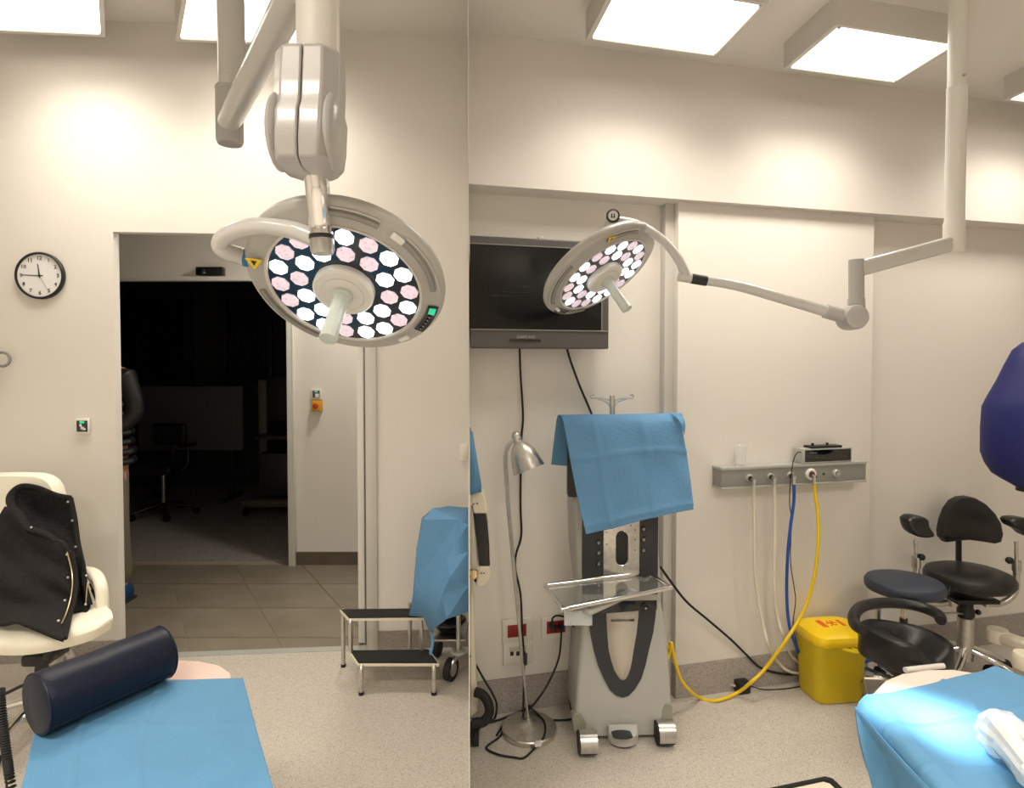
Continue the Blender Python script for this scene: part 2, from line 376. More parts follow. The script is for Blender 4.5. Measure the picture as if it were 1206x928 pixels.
# ================================================================ LIGHTS (ceiling panels)
def ceiling_light(label, far_left, u, v, wd, dp, ht, ztop, scr=True):
    LAMP_W = (LAMP_L if scr else FILL_L) if ztop == ZL else (LAMP_R if scr else FILL_R)
    u = V((*u, 0)).normalized(); v = V((*v, 0)); fl = V((*far_left, ztop-ht)); A, Bq, Cq, D = fl, fl+u*wd, fl+u*wd+v*dp, fl+v*dp
    t = thing('ceiling_light', label, 'ceiling light', (A+Cq)/2, 'square ceiling lights')
    cen = (A+Cq)/2
    ld = bpy.data.lights.new('tube_light', 'AREA'); ld.shape = 'RECTANGLE'; ld.size = wd*.86; ld.size_y = dp*.84; ld.energy = LAMP_W; ld.color = PANEL_COL; ld.spread = math.radians(SPREAD)
    lo = bpy.data.objects.new('tube_light', ld); link(lo, t, Matrix.Translation(cen+V((0, 0, ht*.05))) @ Matrix.Rotation(math.atan2(u.y, u.x), 4, 'Z'))
    def inset(p, k): return p+(cen-p)*k
    b = B(); up = V((0, 0, ht)); q = [A, Bq, Cq, D]; vi = [inset(p, .07) for p in q]
    o0 = [b.bm.verts.new(p) for p in q]; o1 = [b.bm.verts.new(p+up) for p in q]; i0 = [b.bm.verts.new(p) for p in vi]; i1 = [b.bm.verts.new(p+up*.25) for p in vi]
    for i in range(4):
        j = (i+1) % 4; b.face((o0[i], o0[j], o1[j], o1[i])); b.face((o0[i], o0[j], i0[j], i0[i])); b.face((i0[i], i0[j], i1[j], i1[i]))
    b.face(o1); obj('housing', b, 'lamp_box', t, flat=True)
    obj('diffuser', B().prism([inset(p, .075)+up*.06 for p in q], up*.05), 'diffuser', t, flat=True)
    if scr:
        for p in q: c = inset(p, .09); obj('screw', B().cyl(c-V((0, 0, .004)), c+V((0, 0, .006)), .006, n=8), 'steel', t)
    return t
shear = V((.656, -1, 0))
t = thing('ceiling_light', 'added round fill light on the corridor ceiling behind the wall, out of view', 'ceiling light', (-.9, 3.85, 2.8))  # unseen lamp added to brighten the corridor
obj('housing', B().lathe((-.9, 3.85, 2.8), (0, 0, -1), [(0, 0), (.12, 0), (.12, .03), (.1, .04), (.1, .03), (0, .03)]), 'lamp_box', t)
ld = bpy.data.lights.new('corridor_fill', 'AREA'); ld.shape = 'DISK'; ld.size = .18; ld.energy = CORR_FILL_W; ld.color = PANEL_COL
link(bpy.data.objects.new('corridor_fill', ld), t, Matrix.Translation((-.9, 3.85, 2.755)))
ceiling_light('square ceiling light at the top left corner above the wall clock', (-1.916-.56, 2.80), (1, .08), shear.xy, .56, .55, .16, ZL)
ceiling_light('square ceiling light partly hidden behind the big lamp arm', (-1.609, 2.88), (1, .08), shear.xy, .58, .55, .16, ZL)
ur, vr = (WR.u.x, WR.u.y), (.235*.55, -.97)
ceiling_light('square ceiling light nearest the television, cut by the top edge', (.275, 2.2486), ur, (.15, -.97), .55, .36, .105, ZR)
ceiling_light('square ceiling light whose whole box shows, beside the ceiling pole', (1.112, 2.465), ur, (.12, -.95), .56, .335, .105, ZR)
ceiling_light('square ceiling light cut by the right edge, right of the ceiling pole', (2.251, 2.754), ur, (.12, -.95), .56, .335, .105, ZR)
for x, y, lb in ((-2.3, .3, 'outer front'), (-1.2, .3, 'inner front'), (-2.0, -1.6, 'outer rear'), (-.9, -1.6, 'inner rear')):  # unseen panels added behind the viewer to fill the left room
    ceiling_light('%s square fill light added to the left room ceiling, behind the viewer' % lb, (x, y), (1, 0), (0, -1), .56, .56, .16, ZL, False)
for x, y, lb in ((.7, .4, 'inner front'), (1.9, .5, 'outer front'), (.7, -1.5, 'inner rear'), (1.9, -1.5, 'outer rear')):  # same added fill panels, out of sight in the right room
    ceiling_light('%s square fill light added to the right room ceiling, behind the viewer' % lb, (x, y), (1, 0), (0, -1), .56, .45, .105, ZR, False)
# ================================================================ SURGICAL LAMPS
R_ = V((cam and 1, 0, 0))
def lamp_head(name_label, group, cpx, cpy, Y, th, ratio, S, piv, extra):
    """disc whose lens plate centre shows at cpx,cpy; th = slant of its long axis, ratio = short/long; returns frame"""
    c = P(cpx, cpy, Y); v = (c-CAM).normalized(); R = v.cross(V((0, 0, 1))).normalized(); U = R.cross(v).normalized()
    maj = R*math.cos(th)+U*math.sin(th); mn = R*math.sin(th)-U*math.cos(th)      # mn points down on the picture
    ph = math.acos(ratio); n = -v*ratio+mn*math.sin(ph); n.normalize(); e1 = maj; e2 = n.cross(e1).normalized()
    t = extra['t']
    def at(r, a, h=0): return c+(e1*math.cos(a)+e2*math.sin(a))*r*S+n*h*S
    L = lambda b, ax, prof, nn=64: b.lathe(c, n, [(r*S, h*S) for r, h in prof], nn)
    housing = obj('housing', L(B(), n, [(0, -.085), (.08, -.083), (.16, -.075), (.215, -.062), (.24, -.05), (.25, -.036), (.2505, -.026), (.247, -.018), (.238, -.012), (.232, -.011), (.215, -.008), (.2, 0), (.1915, .002), (.1905, -.006), (0, -.006)]), 'head_grey', t)
    obj('bezel', L(B(), n, [(.1955, .0), (.1955, .0045), (.190, .0045), (.188, .0)]), 'lamp_box', t)
    obj('lens_plate', L(B(), n, [(0, -.004), (.189, -.004), (.189, -.0005), (.0, -.0005)]), 'lens_plate', t)
    hub = obj('hub', L(B(), n, [(.0, -.001), (.076, -.001), (.076, .018), (.070, .024), (.054, .025), (.0535, .0235), (.052, .0235), (.0515, .026), (.03, .028), (0, .028)]), 'white_metal', t)
    hb = B()
    prof = [(.0, .026), (.027, .026), (.027, .034), (.0215, .04), (.0205, .05)]+[(.0195+(.0008 if k % 2 else 0), .055+k*.006) for k in range(14)]+[(.0205, .145), (.0215, .168), (.0205, .174), (.017, .175), (.016, .172), (0, .172)]
    obj('handle', L(hb, n, prof, 12), 'translucent_handle', t, ang=.4)
    k = 0; first = {}
    for rad, cnt, off in ((.163, 18, .05), (.112, 12, .2)):
        for i in range(cnt):
            a = off+2*PI*i/cnt; kind = 'led_white' if (i*5+k) % 13 % 2 == 0 or i % 3 == 1 and k else 'led_pink'
            cc = at(rad, a); b = B(); r0 = .0235*S; x, y, z = basis(n)
            b.lathe(cc, n, [(r0, -.0008), (r0*.97, .0025), (r0*.72, .0045), (r0*.3, .0052), (0, .0052)], 8)
            obj('lens', b, kind, t, ang=.2)
        k = 1
    # raised grips along the rim
    for a0, a1 in extra['grips']:
        m = 14; q = [at(.222, a0+(a1-a0)*i/m, -.006) for i in range(m+1)]
        obj('rim_grip', B().tube(q, .0075*S, 8, 0), 'head_dark', t)
        q = [at(.236, a0+(a1-a0)*i/m, -.008) for i in range(m+1)]
        obj('rim_line', B().tube(q, .0018*S, 6, 0), 'lamp_box', t)
    for a in extra['latch']:
        cc = at(.222, a, -.004); rad_ = (cc-c).normalized(); tg = n.cross(rad_).normalized(); M = Matrix((rad_, tg, n)).transposed()
        obj('rim_latch', B().box(cc, (.014*S, .034*S, .012*S), bev=.003, R=M), 'white_plastic', t)
    if extra.get('panel'):
        a0, a1 = extra['panel']; b = B(); m = 10; rings = []
        for i in range(m+1):
            a = a0+(a1-a0)*i/m; rings.append([at(.212, a, -.004), at(.239, a, -.010), at(.239, a, -.006), at(.212, a, .0005)])
        pan = obj('control_panel', b.loft(rings), 'black_gloss', t)
        for i in range(5):
            a = a0+(a1-a0)*(.36+.13*i); p = at(.2255, a, -.003); obj('button', B().cyl(p, p+n*.003*S, .005*S, n=10), 'dark_panel', pan)
            p2 = at(.2255, a, -.0003); obj('button_mark', B().cyl(p2, p2+n*.0008*S, .0022*S, n=8), 'letter_grey', pan)
        a = a0+(a1-a0)*.14; p = at(.2255, a, -.002); rd = (p-c).normalized(); tg = n.cross(rd); obj('display', B().box(p, (.017*S, .022*S, .004*S), R=Matrix((rd, tg, n)).transposed()), extra.get('disp', 'green_led'), pan)
    return c, n, e1, e2, at
# ---- big lamp, left room
t = thing('surgical_lamp', 'large round surgical lamp nearest the viewer, lit, with chromed tube in front of it', 'surgical lamp', P(272, 0, 1.9))
cl, nl, e1, e2, atl = lamp_head('', '', 406.3, 339, 1.355, -math.radians(18), .69, .9, None,
    dict(t=t, grips=((.42, 1.15), (1.45, 2.1), (-2.6, -1.7)), latch=(1.22, -.55), panel=(.16, -.30)))
SL = .9
pt = lambda px, py, Y: P(px, py, Y)
pole = obj('ceiling_pole', B().cyl(P(273, 104, 1.9), V((P(273, 104, 1.9).x, 1.9, ZL)), .0405, n=24), 'arm_paint', t)
obj('pole_socket', B().lathe(P(270, 104, 1.9), (0, 0, -1), [(0, 0), (.0425, 0), (.0425, .006), (.041, .008), (.041, .165), (.036, .175), (0, .178)], 28), 'arm_joint', t)
obj('screw', B().cyl(P(266.5, 83, 1.862), P(266.5, 83, 1.856), .006, n=10), 'steel', t)
aA = P(270, 143, 1.88); aB = V((P(351, 10, 1.22).x, 1.22, aA.z+.0))
obj('boom_arm', B().tube([aA, aB], .034, 20, 0), 'arm_paint', t)
ex = P(371, 60, 1.15)
eb = B(); top = V((ex.x, 1.17, aB.z+.09)); eb.lathe(top, (0, 0, -1), [(0, 0), (.05, 0), (.05, .02), (.046, .03), (.041, .05), (.041, (top-P(371, 70, 1.17)).z)], 28)
obj('spring_arm', eb, 'white_metal', t)
# elbow cover: two shells with a seam
hz0, hz1 = P(366, 64, 1.15).z, P(362, 206, 1.15).z; hx = P(364, 140, 1.15).x
for sgn in (-1, 1):
    rings = []
    for z, wx, dy in ((0, .052, .040), (.03, .060, .048), (.30, .062, .052), (.48, .060, .056), (.56, .064, .066), (.8, .062, .070), (.94, .058, .066), (.985, .046, .05), (1, .036, .04)):
        zz = hz0+(hz1-hz0)*z; xo = (P(366, 64, 1.15).x-hx)*(1-z)
        ch = wx*.62
        sh = [V((hx+xo+sgn*.0012, 1.15-dy, zz)), V((hx+xo+sgn*ch, 1.15-dy, zz)), V((hx+xo+sgn*wx, 1.15-dy*.45, zz)), V((hx+xo+sgn*wx, 1.15+dy*.45, zz)), V((hx+xo+sgn*ch, 1.15+dy, zz)), V((hx+xo+sgn*.0012, 1.15+dy, zz))]
        rings.append(sh if sgn > 0 else sh[::-1])
    o = obj('elbow_cover', B().loft(rings), 'arm_joint', t, ang=.5, bevel=.004)
    b = B(); b.sphere((hx+sgn*.052, 1.15-.012, hz1+(hz0-hz1)*.33), .05, (.34, 1.15, 1.45), 24); obj('joint_cap', b, 'arm_joint', t)
def plane_hit(px, py, c, n): d = ray(px, py); return CAM+d*((c-CAM).dot(n)/d.dot(n))
tip = plane_hit(380, 290, cl, nl); yt = min(tip.y-.05, 1.22)
q = [P(371, 200, 1.17), P(374, 225, 1.18), P(377, 262, yt), P(379, 280, yt)]
obj('chrome_tube', B().tube(q, .0235, 24, 6), 'chrome', t)
a = P(379, 277, yt); b_ = P(380, 299, yt); d = (b_-a).normalized()
obj('tube_ring', B().cyl(a, a+d*.008, .0255, n=24), 'black_plastic', t)
obj('tube_end', B().lathe(a+d*.008, d, [(0, 0), (.024, 0), (.024, .022), (.021, .03), (0, .031)], 24), 'steel', t)
pv = plane_hit(302, 305, cl-nl*.03, nl)
yk = [P(372, 281, yt+.01), P(345, 271, yt+.015), P(312, 266, yt+.03), P(282, 270, yt+.05), P(264, 279, yt+.07), P(259, 289, yt+.085), P(266, 296, yt+.095), P(279, 300, (yt+.1+pv.y)/2), P(288, 303, (yt+.12+pv.y)/2)]
yk_d = (pv-yk[-1]).normalized()
obj('yoke_arm', B().tube(yk, lambda q: .0195-.002*math.sin(q*PI), 20, 8), 'arm_paint', t)
obj('yoke_ring', B().cyl(yk[-1], yk[-1]+yk_d*.012, .0205, n=24), 'ring_blue', t)
obj('yoke_mount', B().cyl(yk[-1]+yk_d*.012, pv+yk_d*.03, .0195, .024, n=20), 'head_grey', t)
def warn(center, right, up, nn, s, t):
    r = V(right).normalized(); u = V(up).normalized(); n = V(nn).normalized(); c = V(center)
    o = obj('warning_label', B().prism([c-r*s+u*s*.6, c+r*s+u*s*.6, c-u*s], n*.0012), 'yellow_plastic', t)
    obj('label_mark', B().prism([c-r*s*.35+u*s*.35+n*.0012, c+r*s*.35+u*s*.35+n*.0012, c-u*s*.4+n*.0012], n*.0006), 'black_plastic', o)
vd = (cl-CAM).normalized()
wc = plane_hit(300, 308, cl, nl); warn(wc+nl*.004-V((0, 0, 0)), e1*.9+e2*.3, V((.2, 0, 1))-nl*V((.2, 0, 1)).dot(nl), nl, .019, t)
# ---- smaller lamp, right room
t = thing('surgical_lamp', 'smaller-looking round surgical lamp in front of the television on a long grey arm', 'surgical lamp', V((P(1128, 50, 2.05).x, 2.05, ZR)))
cr_, nr, f1, f2, atr = lamp_head('', '', 710.5, 324.6, 2.1, math.radians(35.3), .42, .9, None,
    dict(t=t, grips=((.55, 1.2), (1.9, 2.9), (3.5, 4.0)), latch=(3.2,), panel=(3.55, 3.2), disp='black_gloss'))
px_ = P(1128, 50, 2.05).x
z1 = P(1128, 103, 2.05).z; z2 = P(1128, 262, 2.05).z; z3 = P(1128, 297, 2.05).z
obj('ceiling_pole', B().lathe((px_, 2.05, ZR), (0, 0, -1), [(0, 0), (.028, 0), (.028, ZR-z1)], 28), 'white_metal', t)
obj('pole_sleeve', B().lathe((px_, 2.05, z1), (0, 0, -1), [(.026, -.002), (.0305, 0), (.0305, .003), (.0295, .005), (.0295, z1-z2)], 28), 'white_metal', t)
obj('screw', B().cyl((px_+.002, 2.0225, P(1129, 88, 2.02).z), (px_+.002, 2.018, P(1129, 88, 2.02).z), .005, n=10), 'steel', t)
obj('pole_socket', B().lathe((px_, 2.05, z2), (0, 0, -1), [(.0, -.001), (.032, 0), (.0325, .004), (.0325, z2-z3-.006), (.029, z2-z3), (0, z2-z3)], 28), 'white_metal', t)
A = P(1120, 287, 2.05); Bq = P(1010, 317, 2.0)
ab = B(); d = (Bq-A).normalized(); s_ = d.cross(V((0, 0, 1))).normalized(); u_ = s_.cross(d).normalized()
ab.box((A+Bq)/2, ((Bq-A).length, .045, .052), bev=.012, seg=3, R=Matrix((d, s_, u_)).transposed())
obj('boom_arm', ab, 'arm_paint', t)
jc = P(1008.5, 340, 2.0)
obj('drop_joint', B().cyl(P(1008.5, 306, 2.0), P(1008.5, 356, 2.0), .024, n=24), 'arm_joint', t)
obj('joint_sleeve', B().cyl(P(1008.5, 352, 2.0), P(1008.5, 378, 2.0), .0265, n=24), 'arm_joint', t)
kc = P(1004, 374, 1.985)
obj('knuckle', B().lathe(kc+V((0, .038, 0)), (0, -1, 0), [(0, 0), (.036, 0), (.041, .006), (.042, .02), (.041, .06), (.037, .07), (.03, .073), (0, .074)], 32), 'arm_joint', t)
obj('spring_arm', B().tube([P(994, 373, 1.985), P(975, 367, 1.985), P(920, 351, 1.98), P(870, 337, 1.97), P(829, 330, 1.97)], lambda q: .021-.0055*min(1, q*1.1), 20, 8), 'arm_paint', t)
obj('arm_collar', B().tube([P(992, 372, 1.985), P(972, 366.5, 1.985)], .0235, 20, 0), 'arm_joint', t)
obj('black_sleeve', B().cyl(P(832, 331, 1.97), P(814, 328, 1.97), .0168, n=24), 'black_plastic', t)
obj('arm_end', B().cyl(P(814, 328, 1.97), P(799, 325.5, 1.97), .0158, n=24), 'arm_paint', t)
hubt = P(722, 251, 2.03); hubb = P(717, 281, 2.04)
hp = plane_hit(716, 284, cr_-nr*.03, nr)
obj('curved_arm', B().tube([P(808, 325, 1.97), P(800, 307, 1.97), P(786, 288, 1.98), P(766, 272, 2.0), P(745, 263, 2.02), P(724, 260, 2.035)], lambda q: .0165-.002*math.sin(q*PI), 20, 8), 'arm_paint', t)
hd = (hubb-hubt).normalized()
hb = obj('pivot_hub', B().lathe(hubt, hd, [(0, -.004), (.018, -.004), (.0215, 0), (.0215, .0), (.0215, (hubb-hubt).length), (.024, (hubb-hubt).length+.02), (0, (hubb-hubt).length+.02)], 28), 'arm_paint', t)
cpn = (CAM-hubt).normalized(); cpc = P(722, 254, 2.005); capn = (cpn+V((0, 0, .25))).normalized()
obj('cap_ring', B().lathe(cpc, capn, [(0, -.02), (.0225, -.02), (.0225, .0), (.017, .003), (.017, 0), (0, 0)], 28), 'black_plastic', t)
cpo = obj('cap', B().lathe(cpc, capn, [(0, 0), (.0165, 0), (.0165, .002), (0, .003)], 28), 'white_plastic', t)
rr = capn.cross(V((0, 0, 1))).normalized()*-1; uu = rr.cross(capn)*-1
cc = cpc+capn*.0032
b = B(); 
for s0 in (-1, 1): b.box(cc+rr*s0*.004, (.004, .012, .001), R=Matrix((rr, capn.cross(rr), capn)).transposed())
b.box(cc+uu*-.006, (.014, .003, .001), R=Matrix((rr, capn.cross(rr), capn)).transposed())
obj('cap_emblem', b, 'letter_dark', cpo)
wc = plane_hit(719, 281, cr_, nr); warn(wc+nr*.003, f1*.6+f2*-.6, V((0, 0, 1))-nr*nr.z, nr, .016, t)
# the lamp's own beam
ld = bpy.data.lights.new('beam', 'SPOT'); ld.energy = SPOT_W; ld.spot_size = math.radians(9.5); ld.spot_blend = 1.0; ld.shadow_soft_size = .05; ld.color = (.72, .95, 1)
lo = bpy.data.objects.new('beam', ld)
tgt = P(1105, 862, 1.22); srcp = cr_+nr*.03+f1*.115
dz = (tgt-srcp).normalized(); 
M = dz.to_track_quat('-Z', 'Y').to_matrix().to_4x4(); M.translation = srcp; link(lo, t, M)
# ================================================================ LEFT ROOM THINGS
# wall clock
c = WL.at(46.5, 324.5, .014); n = WL.n; u = WL.u; zz = V((0, 0, 1)); Rk = 27.5*c.y/700
t = thing('wall_clock', 'round black-rimmed wall clock showing about quarter to twelve', 'clock', c-n*.014)
obj('rim', B().lathe(c-n*.012, n, [(0, 0), (Rk, 0), (Rk, .014), (Rk-.004, .019), (Rk-.010, .019), (Rk-.012, .009), (0, .009)], 64), 'black_plastic', t)
f = obj('dial', B().lathe(c-n*.003, n, [(0, 0), (Rk-.011, 0), (Rk-.011, .002), (0, .002)], 48), 'clock_face', t)
for i in range(1, 13):
    a = PI/2-2*PI*i/12; p = c+(u*math.cos(a)+zz*math.sin(a))*Rk*.74; text('numeral', str(i), .026, p, u, zz, 'letter_dark', f, bold=.0002)
def hand(nm, ang, l, wd, m, h):
    a = PI/2-math.radians(ang); d = u*math.cos(a)+zz*math.sin(a); s = n.cross(d)
    obj(nm, B().prism([c-d*l*.2-s*wd, c+d*l-s*wd*.6, c+d*l+s*wd*.6, c-d*l*.2+s*wd], n*.001), m, t)
hand('hour_hand', 352, .058, .003, 'black_plastic', 0); hand('minute_hand', 272, .08, .0022, 'black_plastic', 0); hand('second_hand', 152, .085, .0007, 'letter_grey', 0)
obj('hand_pin', B().cyl(c, c+n*.004, .005, n=12), 'black_plastic', t)
# hook ring at the left edge
c = WL.at(3, 423, .03)
b = B(); b.tube([c+(u*math.cos(a)+zz*math.sin(a))*.034 for a in [PI*.75+i*2*PI/24*-.82 for i in range(25)]], .007, 8, 0)
b.tube([c+(u*math.cos(-.1)+zz*0)*.0-u*.03, c-u*.10, c-u*.13-n*.03], .005, 8, 4)
tag(obj('wall_hook', b, 'head_dark'), 'bent metal ring hook on the wall below the clock', 'hook')
# door switches
def plate_switch(nm, lab, wallp, x0, y0, x1, y1):
    t = thing(nm, lab, 'switch', wallp(x0, y1, 0))
    return t
t = thing('door_switch', 'white touchless door switch with black hand sign beside the doorway', 'switch', WL.at(96, 512, 0), 'touchless door switches')
pl_ = obj('plate', WL.pbox(B(), 88, 493, 105, 511, 0, .018, .003), 'white_plastic', t)
obj('face', WL.pbox(B(), 90, 495.5, 103, 508.5, .018, .0195), 'black_gloss', t)
c = WL.at(96, 503, .0195)
b = B()
for a, l in ((2.3, .014), (2.0, .017), (1.7, .016)): 
    d = u*math.cos(a)+zz*math.sin(a); b.tube([c, c+d*l], .003, 6, 0)
b.box(c+u*.004-zz*.005, (.016, .003, .013), WL.ang, .001); b.box(c+u*.012-zz*.010, (.014, .003, .010), WL.ang)
obj('hand_sign', b, 'white_plastic', t)
obj('indicator', WL.pbox(B(), 93.5, 496, 99, 498.5, .0195, .021), 'green_led', t)
t = thing('socket', 'white wall switch at the seam, right of the sliding door', 'socket', WL.at(547, 543, 0))
pl_ = obj('plate', WL.pbox(B(), 541.5, 523, 551.2, 543, 0, .012, .002), 'white_plastic', t)
obj('rocker', WL.pbox(B(), 545, 526, 551, 540, .012, .016, .001), 'cream_plastic', t)
# corridor: sensor, switch, emergency button
FC = lambda px, py, off=0: P(px, py, CY-off)
def cbox(b, x0, y0, x1, y1, o0, o1, bev=0):
    p, q = P(x0, y0, CY-o1), P(x1, y1, CY-o1); return b.box(((p.x+q.x)/2, CY-(o0+o1)/2, (p.z+q.z)/2), (q.x-p.x, o1-o0, p.z-q.z), 0, bev)
t = thing('door_sensor', 'small black door sensor box above the dark doorway', 'sensor', FC(246, 325))
obj('body', cbox(B(), 230, 314, 262, 324, 0, .05, .006), 'black_gloss', t); obj('led', cbox(B(), 239, 320, 241.5, 322, .05, .052), 'letter_grey', t)
t = thing('door_switch', 'touchless door switch on the corridor wall above a yellow button', 'switch', FC(372, 471), 'touchless door switches')
obj('plate', cbox(B(), 366.5, 458, 378, 470, 0, .02, .003), 'white_plastic', t); obj('face', cbox(B(), 368, 460, 376.5, 468.5, .02, .022), 'black_gloss', t)
obj('hand_sign', cbox(B(), 371, 463.5, 375.5, 468, .022, .024, .001), 'white_plastic', t); obj('indicator', cbox(B(), 370.5, 460.5, 374, 462, .022, .0235), 'green_led', t)
t = thing('emergency_button', 'yellow emergency stop box with red knob on corridor wall', 'button', FC(372, 485))
obj('box', cbox(B(), 366.5, 472, 378, 484.5, 0, .045, .005), 'button_yellow', t)
p = FC(372.5, 478, .045); obj('knob', B().lathe(p, (0, -1, 0), [(0, 0), (.012, 0), (.012, .01), (.02, .014), (.02, .026), (.014, .03), (0, .03)], 20), 'button_red', t)
# dark room furniture
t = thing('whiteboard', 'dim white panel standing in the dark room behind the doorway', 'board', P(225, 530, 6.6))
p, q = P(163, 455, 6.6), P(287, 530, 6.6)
obj('panel', B().box(((p.x+q.x)/2, 6.6, (p.z+q.z)/2), (q.x-p.x, .03, p.z-q.z), 0, .004), 'board_shade_tone', t)
for xx in (p.x+.15, q.x-.15):
    obj('leg', B().box((xx, 6.63, q.z/2), (.04, .03, q.z), 0, .003), 'dark_panel', t); obj('foot', B().box((xx, 6.62, .02), (.06, .5, .03), 0, .005), 'dark_panel', t)
def office_chair(cx_, Y, lab):
    t = thing('office_chair', lab, 'chair', (cx_, Y, 0))
    zt_, zb = P(190, 500, Y).z, P(190, 526, Y).z; k = Y/700
    rb = B().box((cx_, Y+.12, (zt_+zb)/2), (40*k, .06, zt_-zb), 0, .028, 3); obj('backrest', rb, 'black_plastic', t)
    obj('seat', B().box((cx_+.02, Y-.1, .50), (.46, .44, .09), 0, .035, 3), 'black_plastic', t)
    obj('back_bar', B().tube([(cx_, Y+.14, zb+.04), (cx_, Y+.16, .55), (cx_, Y, .45)], .018, 8, 4), 'dark_panel', t)
    for s in (-1, 1):
        obj('armrest', B().tube([(cx_+s*.25, Y-.1, .48), (cx_+s*.30, Y-.1, .55), (cx_+s*.30, Y-.1, .70)], .014, 8, 4), 'dark_panel', t)
        obj('arm_pad', B().box((cx_+s*.30, Y-.1, .715), (.06, .24, .03), 0, .012), 'black_plastic', t)
    obj('column', B().cyl((cx_, Y, .09), (cx_, Y, .46), .022, n=12), 'steel', t)
    for i in range(5):
        a = .3+2*PI*i/5; e = V((cx_+.29*math.cos(a), Y+.29*math.sin(a), .07)); l = obj('base_leg', B().tube([(cx_, Y, .12), e], .018, 8, 0), 'black_plastic', t)
        obj('caster', B().cyl((e.x-.02, e.y, .03), (e.x+.02, e.y, .03), .03, n=12), 'black_rubber', l)
office_chair(P(192, 520, 5.9).x, 5.9, 'black office chair standing in the dark room')
t = thing('equipment_cart', 'medical equipment cart in shade-darkened colours at right inside the dark room', 'cart', P(318, 590, 6.0))
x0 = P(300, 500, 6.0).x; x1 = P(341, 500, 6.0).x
obj('column', B().box((x0+.06, 6.1, .75), (.09, .12, 1.2), 0, .02), 'cart_shade_tone', t)
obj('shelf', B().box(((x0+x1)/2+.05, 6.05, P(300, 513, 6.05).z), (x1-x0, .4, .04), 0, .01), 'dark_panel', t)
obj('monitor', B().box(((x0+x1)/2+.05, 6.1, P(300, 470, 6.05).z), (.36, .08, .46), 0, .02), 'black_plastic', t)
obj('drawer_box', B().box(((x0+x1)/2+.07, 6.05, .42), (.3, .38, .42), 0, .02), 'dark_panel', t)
obj('base', B().box(((x0+x1)/2, 6.05, .13), (.5, .45, .08), 0, .03), 'cart_shade_tone', t)
for sx_ in (-1, 1):
    for sy_ in (-1, 1): p = ((x0+x1)/2+sx_*.22, 6.05+sy_*.18); obj('caster', B().cyl((p[0]-.015, p[1], .045), (p[0]+.015, p[1], .045), .045, n=14), 'black_rubber', t)
# two-step stool
t = thing('step_stool', 'two-step metal stool with black treads beside the doorway', 'step stool', F(455, 818))
def tread(nm, pxs, z):
    pts = [F(x, y, z) for x, y in pxs]
    o = obj(nm, B().prism([p-V((0, 0, .014)) for p in pts], (0, 0, .012)), 'cream_plastic', t)
    obj('black_mat', B().prism([p+(sum(pts, V((0, 0, 0)))/4-p)*.03-V((0, 0, .002)) for p in pts], (0, 0, .003)), 'black_rubber', o)
    return pts
lo4 = tread('tread', [(411, 766), (506, 764.6), (517, 781), (421, 781)], .140)
up4 = tread('tread', [(400, 717.5), (484, 716.5), (500, 727), (410, 728)], .300)
def leg(p, topz, bend): 
    q = [(p.x, p.y+bend, topz-.012), (p.x, p.y+bend*.3, topz-.018), (p.x, p.y, topz-.045), (p.x, p.y, .006)]
    o = obj('leg', B().tube(q, .0105, 12, 5), 'brushed', t); obj('rubber_foot', B().cyl((p.x, p.y, 0), (p.x, p.y, .014), .0125, n=12), 'black_rubber', o)
for x in (425.5, 511): leg(F(x, 818), .140, .03)
leg(F(404.5, 785), .300, .0); leg(F(483, 776), .300, 0)
for (x, y) in ((413, 735), (496, 733)):
    p = F(x, y, .27); bt = F(x+1, 766, .14); obj('riser', B().tube([(p.x, p.y+.03, .29), (p.x, p.y, .283), (p.x, p.y-.004, .26), (bt.x, p.y-.004, .14)], .0105, 12, 5), 'brushed', t)
# cloth helpers
def fold(bs, amp, f=7):
    ph = [random.random()*6 for _ in range(4)]
    return lambda a, c: V((0, 0, 0))+V((0, -1, .3))*amp*(math.sin(a*f+ph[0])*math.sin(c*f*1.3+ph[1])+.5*math.sin(a*f*2.3+c*5+ph[2]))
def facets(name, vs, fs, m, parent=None, solid=.003, cuts=2, **k):
    b = B(); vv = [b.bm.verts.new(v) for v in vs]
    for f in fs: b.face([vv[i] for i in f])
    bmesh.ops.triangulate(b.bm, faces=b.bm.faces)
    return obj(name, b, m, parent, solid=solid, ang=.25, **k)
# draped trolley at the seam
t = thing('instrument_trolley', 'wheeled steel trolley under a blue drape behind the step stool', 'trolley', F(535, 812))
pole = P(540, 790, 2.82)
obj('post', B().cyl((pole.x, 2.82, .10), (pole.x, 2.82, .74), .011, n=14), 'brushed', t)
xr = seam(2.82)-.012
obj('post', B().cyl((pole.x-.13, 3.04, .10), (pole.x-.13, 3.04, .70), .011, n=14), 'brushed', t)
obj('lower_shelf', B().box(((pole.x-.13+seam(3.0)-.02)/2+.005, 2.94, P(530, 748, 2.9).z), (.17+.0, .2, .012), 0, .004), 'steel', t)
obj('basin', B().lathe(((pole.x-.06), 2.93, P(530, 745, 2.9).z), (0, 0, 1), [(.0, .0), (.05, .0), (.09, .05), (.085, .052), (.05, .004), (0, .004)], 28), 'black_gloss', t)
wc = F(532, 812); wy = 2.80; wx = P(531, 798, wy).x
wl = obj('caster', B().cyl((wx-.014, wy, .052), (wx+.014, wy-.012, .052), .052, n=28), 'black_rubber', t)
obj('wheel_cover', B().cyl((wx-.016, wy-.002, .052), (wx+.016, wy-.014, .052), .03, n=20), 'steel', wl)
obj('caster_fork', B().tube([(wx+.004, wy-.02, .055), (wx+.012, wy-.02, .09), (pole.x, 2.82, .118)], .011, 10, 4), 'steel', t)
